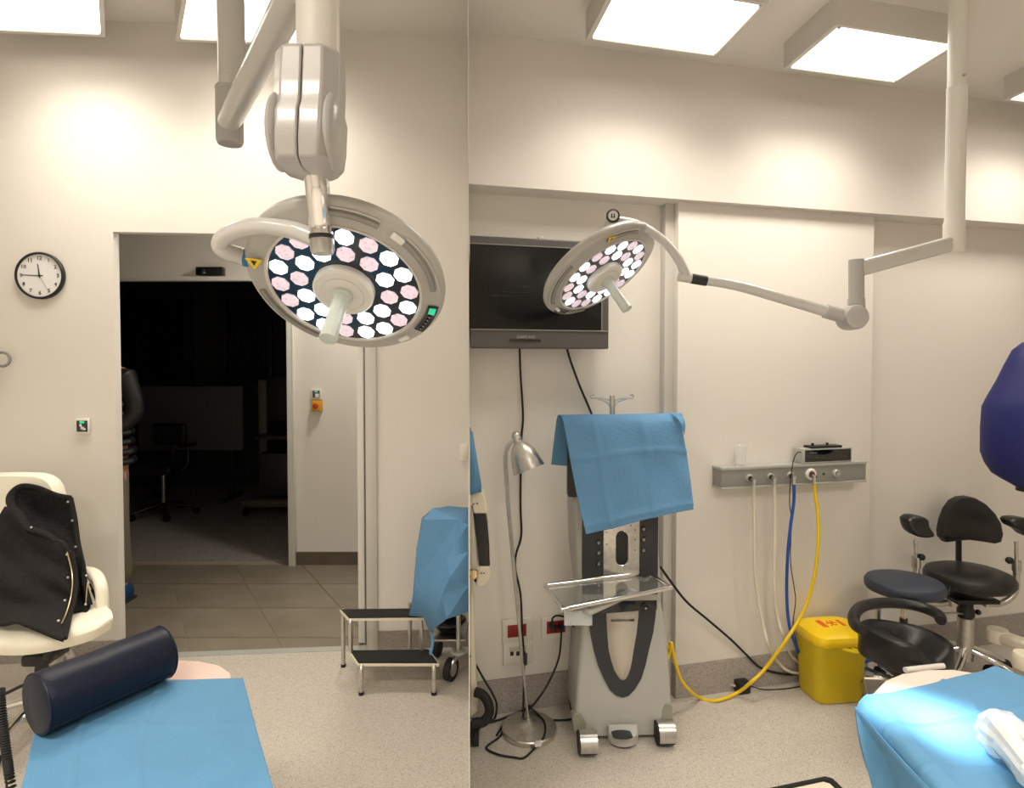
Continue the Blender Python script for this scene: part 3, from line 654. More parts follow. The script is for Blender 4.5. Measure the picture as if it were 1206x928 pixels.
obj('bumper', B().lathe((pole.x, 2.82, .118), (0, 0, 1), [(0, 0), (.035, 0), (.038, .006), (.035, .014), (0, .014)], 24), 'machine_grey', t)
obj('caster', B().cyl((pole.x-.145, 3.03, .04), (pole.x-.115, 3.02, .04), .04, n=20), 'black_rubber', t)
vs_ = [P(*q) for q in [(510, 599, 2.86), (528, 596.5, 2.9), (551.3, 598, 2.92),        #0-2 top back
  (500, 612, 2.8), (540, 612, 2.72), (551.3, 618, 2.70),                                # 3-5
  (491, 645, 2.80), (527, 658, 2.68), (551.3, 650, 2.64),                               # 6-8
  (489, 690, 2.80), (508, 694, 2.70), (521, 700, 2.62), (551.3, 690, 2.60),             # 9-12
  (482, 725, 2.80), (499, 727, 2.72), (506, 744, 2.64), (526, 729, 2.60), (551.3, 721, 2.60),  # 13-17
  (497, 610, 2.92), (485, 720, 2.98), (502, 668, 2.76), (530, 680, 2.60)]]
fs_ = [(0, 3, 4, 1), (1, 4, 5, 2), (3, 6, 20, 7, 4), (4, 7, 8, 5), (6, 9, 10, 20), (20, 10, 11, 21, 7), (7, 21, 8), (21, 12, 8), (11, 12, 21), (9, 13, 14, 10), (10, 14, 11), (14, 15, 11), (11, 15, 16), (11, 16, 12), (16, 17, 12), (0, 18, 3), (18, 19, 6, 3), (6, 19, 9), (19, 13, 9)]
tag(facets('surgical_drape', vs_, fs_, 'drape_blue'), 'crumpled blue surgical drape hanging over the steel trolley by the seam', 'drape')
b = B(); b.surf([[P(500, 726, 2.72), P(506, 744, 2.67), P(508, 756, 2.66), P(505, 770, 2.665)], [P(505, 726, 2.72), P(509, 744, 2.66), P(511, 758, 2.655), P(508, 772, 2.66)]], 5, 3)
obj('drape_tie', b, 'drape_blue', bpy.data.objects['surgical_drape'], solid=.002)
# white armchair
cw = 2.42
t = thing('swivel_chair', 'white leather swivel armchair with a dark coat thrown over it', 'chair', (P(45, 740, cw).x, cw, 0))
cx0 = P(45, 740, cw).x
b = B(); b.surf([[P(-52, 745, 2.36), P(-20, 768, 2.26), P(35, 771, 2.22), P(100, 757, 2.26), P(130, 741, 2.34)],
                 [P(-54, 728, 2.37), P(-20, 752, 2.26), P(35, 757, 2.21), P(102, 742, 2.25), P(133, 727, 2.33)],
                 [P(-50, 716, 2.42), P(-15, 735, 2.34), P(35, 738, 2.30), P(95, 727, 2.33), P(128, 716, 2.40)],
                 [P(-40, 708, 2.62), P(-10, 712, 2.62), P(35, 712, 2.62), P(80, 710, 2.62), P(112, 708, 2.62)],
                 [P(-40, 728, 2.66), P(-10, 732, 2.66), P(35, 732, 2.66), P(80, 730, 2.66), P(112, 727, 2.66)],
                 [P(-52, 745, 2.37), P(-20, 768, 2.27), P(35, 771, 2.23), P(100, 757, 2.27), P(130, 741, 2.35)]], 5, 5)
obj('seat', b, 'leather_white', t)
def padded(name, m, parent, c, w_, h_, d_, lean=0, bul=.5, round_=.35):
    b = B(); rings = []; N = 28
    for k, s in ((-1, .90), (-.85, .97), (-.4, 1), (.4, 1), (.85, .97), (1, .90)):
        ring = []
        for i in range(N):
            a = 2*PI*i/N; e = 2/4.5; x = math.copysign(abs(math.cos(a))**e, math.cos(a)); z = math.copysign(abs(math.sin(a))**e, math.sin(a))
            ring.append(V(c)+V((x*w_/2*s, k*d_/2+z*h_/2*lean, z*h_/2*s)))
        rings.append(ring)
    return obj(name, b.loft(rings), m, parent)
bk = 2.72; ztop = P(30, 558, bk).z; zbt = P(30, 715, bk).z
padded('backrest', 'leather_white', t, ((P(-42, 600, bk).x+P(71, 600, bk).x)/2, bk, (ztop+zbt)/2), P(71, 600, bk).x-P(-42, 600, bk).x, ztop-zbt, .09, lean=.1)
def arm(xs, t):
    a = [P(xs[0], 672, 2.60), P(xs[1], 676, 2.52), P(xs[2], 690, 2.46), P(xs[3], 716, 2.44)]
    obj('armrest', B().tube(a, lambda q: .024, 14, 6, .75), 'leather_white', t)
    fr = [P(xs[0]-2, 678, 2.60), P(xs[1]-4, 690, 2.50), P(xs[3]-3, 722, 2.46), P(xs[3]-22, 748, 2.44)]
    obj('arm_frame', B().tube(fr, .010, 10, 6), 'chrome', t)
arm((100, 112, 119, 121), t); arm((-70, -82, -88, -90), t)
pc = P(52, 790, 2.42)
obj('mechanism', B().box((pc.x+.01, 2.42, P(52, 770, 2.42).z), (.10, .14, .045), 0, .01), 'black_plastic', t)
obj('lever', B().box((P(59, 771, 2.33).x, 2.33, P(59, 771, 2.33).z), (.035, .03, .035), 0, .004), 'black_plastic', t)
obj('column', B().cyl((pc.x-.01, 2.42, .1), (pc.x-.01, 2.42, P(52, 765, 2.42).z), .012, n=16), 'chrome', t)
obj('column_sleeve', B().cyl((pc.x-.01, 2.42, .08), (pc.x-.01, 2.42, P(52, 785, 2.42).z), .024, n=16), 'black_plastic', t)
for i in range(5):
    a = 1.0+2*PI*i/5; e = V((pc.x-.01+.27*math.cos(a), 2.42+.27*math.sin(a), .075))
    l = obj('base_leg', B().tube([(pc.x-.01, 2.42, .13), (pc.x-.01+.12*math.cos(a), 2.42+.12*math.sin(a), .115), e], lambda q: .018-.006*q, 10, 4), 'chrome', t)
    obj('caster', B().cyl((e.x-.018, e.y, .032), (e.x+.018, e.y, .032), .032, n=16), 'black_rubber', l)
# curved steel footrest tube standing behind the roll
b = B(); b.tube([P(66, 800, 2.6), P(68, 778, 2.6), P(75, 768, 2.6), P(83, 772, 2.6), P(86, 795, 2.6)], .017, 14, 6)
o = obj('footrest', b, 'brushed', t)
# coat
def fw(f1, a1, f2, a2): return lambda a, c: V((.3, -1, .2))*(a1*math.sin(f1*c+2*a)+a2*math.sin(f2*a+5*c+1)+a1*.6*math.sin(f1*1.7*c-6*a+2))
t = thing('coat', 'dark grey wool coat with silver snaps thrown over the white chair', 'coat', P(40, 752, 2.24))
b = B(); b.surf([[P(10, 597, 2.62), P(22, 602, 2.58), P(36, 626, 2.54), P(60, 630, 2.50), P(78, 640, 2.47), P(86, 655, 2.46)],
                 [P(-6, 625, 2.56), P(18, 636, 2.52), P(40, 648, 2.47), P(60, 655, 2.46), P(78, 662, 2.44), P(88, 680, 2.43)],
                 [P(-14, 660, 2.50), P(12, 670, 2.46), P(34, 676, 2.43), P(56, 682, 2.42), P(76, 688, 2.40), P(87, 700, 2.38)],
                 [P(-20, 700, 2.42), P(8, 708, 2.38), P(30, 710, 2.36), P(52, 712, 2.34), P(72, 716, 2.32), P(84, 722, 2.31)],
                 [P(-26, 734, 2.32), P(4, 736, 2.27), P(22, 733, 2.24), P(44, 741, 2.20), P(62, 748, 2.18), P(77, 753, 2.17)]], 12, 12, fw(13, .013, 8, .011))
body = obj('coat_body', b, 'wool', t, solid=.014)
b = B(); b.surf([[P(14, 590, 2.64), P(30, 574, 2.66), P(55, 582, 2.66), P(84, 586, 2.64)],
                 [P(18, 600, 2.62), P(38, 590, 2.66), P(62, 598, 2.66), P(88, 605, 2.62)],
                 [P(30, 618, 2.57), P(48, 610, 2.64), P(70, 618, 2.62), P(91, 632, 2.58)],
                 [P(44, 632, 2.53), P(60, 628, 2.58), P(78, 640, 2.55), P(99, 665, 2.50)],
                 [P(72, 645, 2.49), P(82, 652, 2.50), P(90, 672, 2.49), P(100, 692, 2.47)],
                 [P(86, 700, 2.42), P(91, 704, 2.44), P(98, 708, 2.45), P(106, 712, 2.44)],
                 [P(84, 721, 2.37), P(89, 721, 2.38), P(97, 722, 2.39), P(103, 723, 2.39)]], 6, 6, fw(11, .004, 9, .004))
obj('lining', b, 'wool_dark', t, solid=.012)
col = [P(86, 655, 2.45), P(70, 640, 2.47), P(52, 628, 2.48), P(34, 622, 2.52), P(24, 608, 2.56), P(13, 594, 2.60), P(14, 582, 2.63), P(26, 573, 2.65), P(45, 575, 2.65), P(66, 583, 2.64), P(83, 586, 2.62)]
obj('collar', B().tube(col, lambda q: .017-.006*abs(q-.5)*2, 10, 6, .7), 'wool', t)
obj('front_edge', B().tube([P(83, 586, 2.61), P(88, 610, 2.60), P(92, 640, 2.56), P(98, 668, 2.50), P(100, 690, 2.46), P(106, 712, 2.43)], .012, 8, 6, .7), 'wool', t)
obj('front_edge', B().tube([P(84, 650, 2.44), P(89, 680, 2.41), P(88, 700, 2.37), P(82, 725, 2.29), P(76, 752, 2.165)], .010, 8, 6, .7), 'wool', t)
obj('zipper', B().tube([P(79, 650, 2.415), P(85, 676, 2.40), P(84, 700, 2.35), P(78, 722, 2.28), P(72, 735, 2.22)], .0022, 6, 6), 'brass', t)
obj('zipper', B().tube([P(103, 686, 2.42), P(102, 698, 2.41), P(101, 712, 2.40)], .002, 6, 4), 'brass', t)
for x, y, Y in ((80, 591, 2.60), (85, 613, 2.585), (89, 644, 2.53), (79, 653, 2.41), (80, 680, 2.395), (76.5, 707, 2.31), (69, 731, 2.20), (37, 621, 2.50), (102, 678, 2.45), (104, 687, 2.42), (101, 712, 2.39)):
    p = P(x, y, Y-.01); d = (CAM-p).normalized(); obj('snap', B().lathe(p, d, [(0, -.004), (.0048, -.004), (.0042, .0015), (0, .003)], 12), 'steel', t)
# examination table, left
zt1 = .60
t = thing('examination_table', 'padded treatment table under a blue sheet at bottom left', 'table', (-.62, 1.0, 0))
def rr(pts): return [V(p) for p in pts]
outl = [(-.53, 1.22), (-.775, 1.63), (-.83, 1.73), (-.885, 1.775), (-.96, 1.80), (-1.05, 1.81), (-1.15, 1.79), (-1.22, 1.74), (-1.25, 1.66), (-1.02, 1.22), (-.72, .5), (-.25, .5)]
rings = []
cc = V((sum(p[0] for p in outl)/len(outl), sum(p[1] for p in outl)/len(outl), 0))
for z, k in ((zt1-.085, .97), (zt1-.075, 1), (zt1-.02, 1), (zt1-.006, .985), (zt1-.003, .96)):
    rings.append([cc+(V((x, y, 0))-cc)*k+V((0, 0, z)) for x, y in outl])
obj('mattress', B().loft(rings), 'leather_pink', t)
obj('bed_frame', B().loft([[cc+(V((x, y, 0))-cc)*.9+V((0, 0, z)) for x, y in outl] for z in (zt1-.125, zt1-.087)]), 'steel', t)
obj('pedestal', B().box((-.80, 1.1, .27), (.22, .4, .42), .53, .03), 'machine_beige', t)
obj('base', B().box((-.80, 1.1, .035), (.42, .75, .07), .53, .02), 'machine_beige', t)
def ridge(v, k, w_=.018): return max(0, 1-abs(v-k)/w_)
def sheetf(a, c): return V((0, 0, .0012*math.sin(9*a+3*c)*math.sin(11*c)+.0055*(ridge(a, .20+.01*c, .012)+ridge(a, .42, .012)+ridge(c, .32, .012)+ridge(c, .66, .012))))
k4 = [(-1.335, 1.69), (-1.19, 1.60), (-.93, 1.70), (-.775, 1.70)]
def sh(px, py, z=zt1+.002): p = F(px, py, z); return p
b = B(); b.surf([[sh(66, 798), sh(140, 799), sh(210, 801), sh(250, 800), sh(286, 799)],
                 [sh(52, 830), sh(120, 832), sh(200, 833), sh(255, 832), sh(294, 829)],
                 [sh(38, 872), sh(105, 874), sh(190, 875), sh(255, 873), sh(305, 870)],
                 [sh(24, 930), sh(100, 931), sh(190, 932), sh(260, 932), sh(322, 930)],
                 [sh(-20, 1040), sh(80, 1040), sh(190, 1040), sh(280, 1040), sh(350, 1040)],
                 [V((-.86, .9, zt1+.002)), V((-.72, .9, zt1+.002)), V((-.58, .9, zt1+.002)), V((-.45, .9, zt1+.002)), V((-.36, .9, zt1+.002))]], 16, 14, sheetf)
st = obj('sheet', b, 'sheet_blue', None, 'flat blue disposable sheet spread under the dark blue roll', 'sheet', solid=.003, ang=1.2)
# bolster
rb = .0735; n0 = V((-1.150, 1.415, zt1+rb+.0065)); f0 = V((-.998, 1.68, zt1+rb+.0065)); d = (f0-n0).normalized(); L_ = (f0-n0).length
t = thing('bolster', 'dark blue leather roll cushion lying on the blue sheet', 'cushion', (n0+f0)/2-V((0, 0, rb)))
obj('roll', B().lathe(n0, d, [(0, -.006), (rb*.8, -.005), (rb*.96, 0), (rb, .006)]+[(rb*(1+.012*math.sin(i*1.3)), .02+i*(L_-.04)/9) for i in range(10)]+[(rb, L_-.006), (rb*.96, L_), (rb*.8, L_+.005), (0, L_+.006)], 48), 'leather_navy', t)
x, y, z_ = basis(d)
for h in (.002, L_-.002): obj('piping', B().tube([n0+d*h+(x*math.cos(a)+y*math.sin(a))*rb*.99 for a in [2*PI*i/40 for i in range(41)]], .0022, 6, 0), 'leather_navy', t)
sd = d.cross(V((0, 0, 1))).normalized(); sv = (sd*.82-V((0, 0, .57))).normalized()
obj('seam', B().tube([n0+d*h+sv*(rb+.0002) for h in (.01, L_*.5, L_-.01)], .0022, 6, 0), 'leather_navy', t)
# coiled cord at the left edge
b = B(); q = []; N = 620
def coilc(s): 
    p = [P(0, 812, 1.5), P(3, 850, 1.48), P(8, 890, 1.46), P(14, 935, 1.45), V((-1.2, 1.44, .1)), V((-1.19, 1.5, .02))]; p = cr(p, 12); i = s*(len(p)-1); k = min(int(i), len(p)-2); return p[k].lerp(p[k+1], i-k)
for i in range(N+1):
    s = i/N; a = i*2*PI/9; q.append(coilc(s)+V((math.cos(a)*.0085, math.sin(a)*.0085, 0)))
b.tube(q, .0028, 5, 0)
tag(obj('coiled_cord', b, 'black_rubber'), 'black coiled cord hanging at the bottom left corner', 'cord')
cable('cord', 'thick black cord running below the white chair at the left edge', 'cord', [P(-20, 822, 2.2), P(3, 818, 2.2), P(25, 808, 2.2), P(45, 802, 2.24), F(60, 812, .01)], .006, 'black_rubber')
# person behind the wall edge
t = thing('person', 'person in dark padded jacket, grey trousers and blue shoes, half hidden behind the doorway edge', 'person', (P(133, 715, 3.72).x, 3.72, 0))
Pc = P(122, 715, 3.72).x; Yp = 3.72
def skin(name, pts, edges, rads, m, parent, lev=2):
    bm = bmesh.new(); vv = [bm.verts.new(W[parent.name].inverted() @ V(p)) for p in pts]
    for a, c in edges: bm.edges.new((vv[a], vv[c]))
    me = bpy.data.meshes.new(name); bm.to_mesh(me); bm.free(); o = bpy.data.objects.new(name, me); me.materials.append(MATS[m]); link(o, parent, W[parent.name].copy())
    md = o.modifiers.new('skin', 'SKIN'); md.use_smooth_shade = True
    for i, r in enumerate(rads):
        sv_ = me.skin_vertices[0].data[i]; sv_.radius = r if isinstance(r, tuple) else (r, r); sv_.use_root = (i == 0)
    md2 = o.modifiers.new('sub', 'SUBSURF'); md2.levels = lev; md2.render_levels = lev
    return o
X = lambda dx, dy, z: (Pc+dx, Yp+dy, z)
pts = [X(0, 0, .98), X(0, .0, 1.15), X(0, .01, 1.32), X(0, 0, 1.43), X(0, 0, 1.52), X(0, -.02, 1.60), X(0, -.02, 1.70),
       X(.16, .0, 1.42), X(.215, .02, 1.18), X(-.0, -.17, 1.02), X(-.05, -.18, .99), X(-.16, 0, 1.42), X(-.21, .02, 1.18), X(-.13, -.17, 1.02), X(-.09, -.18, .99),
       X(.09, 0, .90), X(.095, -.01, .50), X(.10, .03, .09), X(.11, -.10, .045), X(-.09, 0, .90), X(-.095, -.01, .5), X(-.10, .03, .09), X(-.11, -.10, .045)]
ed = [(0, 1), (1, 2), (2, 3), (3, 4), (4, 5), (5, 6), (3, 7), (7, 8), (8, 9), (9, 10), (3, 11), (11, 12), (12, 13), (13, 14), (0, 15), (15, 16), (16, 17), (17, 18), (0, 19), (19, 20), (20, 21), (21, 22)]
ra = [(.14, .11), (.13, .10), (.15, .11), (.12, .09), .055, (.075, .09), (.07, .085), .06, .045, .032, .028, .06, .045, .032, .028, .085, .055, .038, .03, .085, .055, .038, .03]
obj_ = skin('body', pts, ed, ra, 'skin', t)
jp = [X(0, 0, .89), X(0, 0, 1.15), X(0, .01, 1.32), X(0, 0, 1.43), X(0, 0, 1.50), X(.165, 0, 1.42), X(.215, .02, 1.18), X(.0, -.165, 1.025), X(-.165, 0, 1.42), X(-.21, .02, 1.18), X(-.13, -.165, 1.025)]
jk = skin('jacket', jp, [(0, 1), (1, 2), (2, 3), (3, 4), (3, 5), (5, 6), (6, 7), (3, 8), (8, 9), (9, 10)], [(.18, .14), (.165, .13), (.175, .13), (.13, .10), .075, .075, .068, .05, .075, .068, .05], 'puffer', t)
for i in range(9):
    z = .90+.06*i; rx = .188 if i < 2 else .175; obj('jacket_quilt', B().tube([X((rx)*math.cos(a), .135*math.sin(a), z+.004*math.sin(3*a)) for a in [2*PI*k/28 for k in range(29)]], .022, 8, 0), 'puffer', t)
for s in (-1, 1):
    skin('trouser_leg', [X(s*.06, 0, .95), X(s*.095, -.01, .50), X(s*.105, .03, .10)], [(0, 1), (1, 2)], [.105, .075, .062], 'trouser', t)
    b = B(); xx = Pc+s*.115
    b.loft([[V((xx+sx_*wq, Yp+yq, zq)) for sx_, zq in ((-1, 0), (1, 0), (1, hq*.6), (.6, hq), (-.6, hq), (-1, hq*.6))] for yq, wq, hq in ((.09, .03, .09), (.06, .042, .12), (-.02, .045, .11), (-.10, .05, .07), (-.16, .045, .05), (-.19, .025, .03))])
    sh_ = obj('shoe', b, 'shoe_blue', t, sub=1); obj('sole', B().box((xx, Yp-.05, .01), (.10, .27, .02), 0, .009), 'dark_panel', sh_)
    for k in range(4):      # fingers
        zf = .965+k*.016; obj('finger', B().tube([(Pc-.07+s*.008, Yp-.185, zf), (Pc-.07-s*.03, Yp-.20, zf-.003), (Pc-.07-s*(.055+.004*k), Yp-.185, zf-.008)], .0085, 8, 4), 'skin', t)
    obj('thumb', B().tube([(Pc-.07+s*.02, Yp-.185, 1.01), (Pc-.07-s*.005, Yp-.205, 1.03), (Pc-.07-s*.02, Yp-.21, 1.035)], .009, 8, 4), 'skin', t)
hc = V(X(0, -.02, 1.665))
obj('hair', B().sphere(hc+V((0, .018, .03)), .1, (.9, 1.02, 1.0), 20), 'hair', t)
for s in (-1, 1):
    obj('eye', B().sphere(hc+V((s*.032, -.082, -.005)), .011, n=10), 'white_plastic', t); obj('ear', B().sphere(hc+V((s*.083, 0, -.01)), .026, (.35, .7, 1), 10), 'skin', t)
obj('nose', B().lathe(hc+V((0, -.085, .0)), (0, -.35, -1), [(0, 0), (.008, .01), (.014, .04), (0, .05)], 10), 'skin', t)
obj('mouth', B().box(hc+V((0, -.084, -.06)), (.045, .01, .009), 0, .004), 'button_red', t)
# ================================================================ RIGHT ROOM THINGS
n = WR.n; u = WR.u; zz = V((0, 0, 1))
def wp(px, py, off=0): return WR.at(px, py, off)
def G(px, py, z=.006):
    a, b_ = F(px, py, z), wp(px, py, .10); return a if a.y < b_.y else b_
# television (its left end stops at the partition)
t = thing('television', 'grey-framed flat television, switched on with faint text, on the wall behind the small lamp', 'television', wp(640, 411, .02))
o1 = .11
p, q = wp(553.5, 281, o1), wp(717, 411, o1); s0, s1 = WR.s_of(p), WR.s_of(q); zt_, zb = wp(700, 284.5, o1).z, q.z
s0 = WR.s_of(wp(553.6, 350, o1)); sb_ = WR.s_of(wp(553.6, 350, .05))+.002
def tvp(z): return [WR.pt(s0, z, o1-.0), WR.pt(s1, z, o1), WR.pt(s1, z, .05), WR.pt(sb_, z, .05)]
b = B(); b.loft([tvp(zb), tvp(zt_)]); WR.box(b, sb_+.06, s1-.12, zb+.06, zt_-.06, .005, .05, .01); obj('casing', b, 'tv_bezel', t, bevel=.005, ang=.5)
bez = .035; zs0 = wp(680, 389, o1).z
scr = obj('screen', WR.box(B(), s0+.0, s1-bez, zs0, zt_-.034, o1, o1+.0015), 'tv_screen', t)
b = B(); WR.box(b, s0, s1-.002, zs0-.004, zs0, o1, o1+.004, .001); WR.box(b, s1-bez, s1-bez+.004, zs0, zt_-.034, o1, o1+.003); WR.box(b, s0, s1-bez, zt_-.034, zt_-.030, o1, o1+.003); obj('bezel_edge', b, 'head_dark', t)
lc = wp(619.5, 397, o1+.002); text('brand_lettering', 'SAMSUNG', .017, lc, u, zz, 'letter_grey', t, bold=.0004)
obj('sensor_window', WR.pbox(B(), 600, 399.5, 637, 402.5, o1, o1+.003, .001), 'black_gloss', t)
text('screen_text', 'No Signal', .013, wp(616, 337, o1+.003), u, zz, 'tv_text', t, .0003)
text('screen_text', 'Check the power of the external device', .008, wp(610, 344, o1+.003), u, zz, 'tv_text', t, .0003)
text('screen_text', 'and the cable connection.', .008, wp(590, 348, o1+.003), u, zz, 'tv_text', t, .0003)
for x in (587, 638):
    b = B(); WR.pbox(b, x-3.5, 278.5, x+3.5, 286, .03, .045, .001); obj('mount_bracket', b, 'steel', t)
# cables on the wall
K = lambda nm, lab, pts, r, m, **k: cable(nm, lab, 'cable', pts, r, m, **k)
K('cable', 'thin black cable dropping straight from the television past the floor lamp', [wp(612, 411, .07), wp(613, 440, .03), wp(616, 490, .012), wp(614, 520, .01), wp(613, 590, .01), wp(614, 630, .012), wp(608, 652, .02), wp(607, 670, .03), wp(613, 700, .035), wp(615, 740, .04), wp(617, 780, .05), F(616, 852, .006)], .0045, 'black_rubber')
K('cable', 'short black cable from the television down behind the draped machine', [wp(668, 412, .07), wp(673, 428, .03), wp(683, 455, .015), wp(697, 488, .015), wp(712, 530, .02), wp(716, 600, .03)], .005, 'black_rubber')
# sockets
def outlet(lab, x0, y0, x1, y1, m, cells, cm):
    t = thing('wall_socket', lab, 'socket', wp((x0+x1)/2, y1), 'wall sockets behind the lamp')
    pl = obj('plate', WR.pbox(B(), x0, y0, x1, y1, 0, .012, .003), 'white_plastic', t)
    cx_, cy_ = (x0+x1)/2, (y0+y1)/2
    if cells == 3:
        ins = obj('insert', WR.pbox(B(), x0+6, cy_-6, x1-6, cy_+6, .012, .015, .001), 'red_socket', t)
        for i in range(3):
            for dx in (-2, 2): p = wp(x0+11+(x1-x0-22)/2*i, cy_+dx, .015); obj('hole', B().cyl(p, p+n*.0012, .0028, n=8), 'black_plastic', ins)
    else:
        for i in range(3): obj('port', WR.pbox(B(), x0+8+i*7, cy_-1, x0+12+i*7, cy_+3.5, .012, .0135), 'black_plastic', t)
        obj('cover_strip', WR.pbox(B(), x0+7, cy_-6, x1-8, cy_-3, .012, .014, .0005), 'lamp_box', t)
outlet('white wall socket with red outlets behind the floor lamp pole', 592, 731, 626, 755, 'red', 3, None)
outlet('white data socket with small black ports below the red one', 593, 757, 628, 780, 'w', 0, None)
outlet('white wall socket with red outlets and black plugs beside the machine', 638, 727, 672, 750, 'red', 3, None)
for i, x in enumerate((650, 660)):
    p = wp(x, 737, .015); tag(obj('plug', B().lathe(p, n, [(0, 0), (.015, 0), (.015, .018), (.009, .03), (.005, .045), (0, .045)], 16), 'black_plastic'), ['black plug in the left hole of the socket beside the machine', 'black plug in the right hole of the socket beside the machine'][i], 'plug', 'black plugs')
K('cable', 'black cord looping from the left plug up and over to the machine', [wp(650, 737, .06), wp(651, 728, .075), wp(657, 725, .08), wp(667, 728, .08), wp(676, 738, .09), P(684, 752, 2.52)], .004, 'black_rubber')
K('cable', 'black cord hanging from the right plug down to the lamp foot', [wp(660, 737, .06), wp(661, 748, .06), wp(658, 775, .06), wp(648, 800, .07), wp(636, 820, .09), F(622, 836, .012), F(606, 842, .008), F(594, 852, .006), F(585, 866, .006)], .0042, 'black_rubber')
K('cable', 'black cord snaking in front of the lamp foot', [F(620, 834, .03), F(607, 845, .008), F(596, 855, .006), F(588, 868, .006), F(573, 880, .006), F(585, 888, .006), F(605, 892, .006), F(618, 892, .006), F(632, 878, .006), F(641, 866, .03), F(641, 850, .03), F(630, 838, .03), F(622, 832, .03)], .004, 'black_rubber')
K('cable', 'black cord lying from the black wheel to the machine', [F(571, 852, .006), F(590, 847, .006), F(612, 838, .006), F(640, 829, .006), F(674, 826, .006), F(690, 826, .006)], .0045, 'black_rubber')
K('cable', 'black cord lying along the skirting to the machine', [F(622, 832, .02), F(640, 823, .006), F(662, 819, .006), F(684, 829, .006)], .004, 'black_rubber')
K('cable', 'short black cord end running under the machine', [F(652, 848, .006), F(665, 848, .006), F(690, 845, .006)], .0045, 'black_rubber')
K('cable', 'black cord hanging at the partition behind the black wheel', [P(554, 772, 2.40), P(560, 782, 2.40), P(570, 800, 2.39), P(580, 817, 2.38), P(585, 830, 2.36), F(583, 845, .008), F(577, 850, .006)], .0045, 'black_rubber')
# floor lamp
Lc = F(623, 861); Lc.y = min(Lc.y, 2.42)
t = thing('floor_lamp', 'brushed steel floor lamp with bell shade standing by the wall', 'floor lamp', (Lc.x, Lc.y, 0))
LB = obj('base', B().lathe((Lc.x, Lc.y, 0), (0, 0, 1), [(0, 0), (.108, 0), (.112, .003), (.112, .018), (.108, .022), (.06, .028), (.03, .034), (.012, .045), (.012, .05), (0, .05)], 64), 'brushed', t)
LY = Lc.y
for dx in (0, 5):
    obj('pole', B().tube([P(623-dx*.2, 850, LY), P(618+dx*.1-1, 800, LY), P(608.5+dx*.3-1, 700, LY), P(598+dx*.4, 600, LY), P(595+dx*.5, 560, LY), P(594+dx*.5, 540, LY), P(596+dx*.5, 528, LY), P(601+dx*.4, 521, LY), P(606, 519, LY)], .0048, 10, 6), 'steel', t)
st_ = P(607, 512, LY); se = P(626, 556, LY); ax = (P(624, 553, LY-.0)-P(609, 516, LY)); ax.y = -.02; ax.normalize()
sh = obj('shade', B().lathe(st_, ax, [(0, -.004), (.014, 0), (.0175, .008), (.0185, .018), (.016, .028), (.020, .034), (.035, .048), (.050, .075), (.060, .11), (.066, .145), (.068, .150), (.066, .150), (.058, .11), (.048, .077), (.032, .05), (0, .045)], 48), 'brushed', t)
obj('shade_cap', B().sphere(st_+ax*.006, .0185, n=20), 'steel', t)
obj('bulb', B().sphere(st_+ax*.09, .026, n=16), 'white_plastic', sh)
obj('cord_switch', B().box(P(619, 776, LY-.01), (.014, .012, .05), 0, .004), 'black_plastic', t)
tag(obj('cable_tag', B().loft([[F(x+a, y+c_, z) for a, c_ in ((-3, -2), (3, -3), (4, 3), (-3, 4))] for x, y, z in ((634, 874, .002), (635, 872, .012), (633, 876, .03))]), 'white_plastic'), 'crumpled white paper tag on the cord in front of the lamp foot', 'tag')
# ---- eye surgery machine
MY = 2.34; MR = WR.ang*.55
mc = P(736, 870, MY)
t = thing('surgical_console', 'grey wheeled surgical console with black U on its front under a blue drape', 'medical machine', (mc.x, MY+.1, 0))
cR = Matrix.Rotation(math.radians(-3), 3, 'Z'); fr = V((math.cos(.04), math.sin(.04), 0)); fn = V((math.sin(.04), -math.cos(.04), 0))
def fp(px, py, off=0, base=None): return PL(px, py, V((mc.x, MY, 0))+fn*off, fn)
# body: lofted from outlines at heights (left, right px)
rings = []
dep = .26
for py, xl, xr_, dd, rr_ in ((866, 681, 790, .0, .02), (845, 677, 792, .0, .02), (800, 680, 790, .005, .02), (750, 684, 786, .015, .02), (712, 687, 780, .03, .02), (700, 688, 778, .04, .02)):
    a, c_ = fp(xl, py, -dd), fp(xr_, py, -dd); z = (a.z+c_.z)/2; r = rr_; w2 = (c_-a).length/2; m = (a+c_)/2; m.z = z; ring = []
    for sx_, sy, a0 in ((1, -1, -PI/2), (1, 1, 0), (-1, 1, PI/2), (-1, -1, PI)):
        for i in range(5):
            th = a0+PI/2*i/4; cx_ = sx_*(w2-r); cy = (dep/2-dd/2)+sy*(dep/2-dd/2-r)
            ring.append(m+fr*(cx_+r*math.cos(th))-fn*(cy+r*math.sin(th)))
    rings.append(ring)
obj('lower_body', B().loft(rings), 'machine_grey', t, ang=.5)
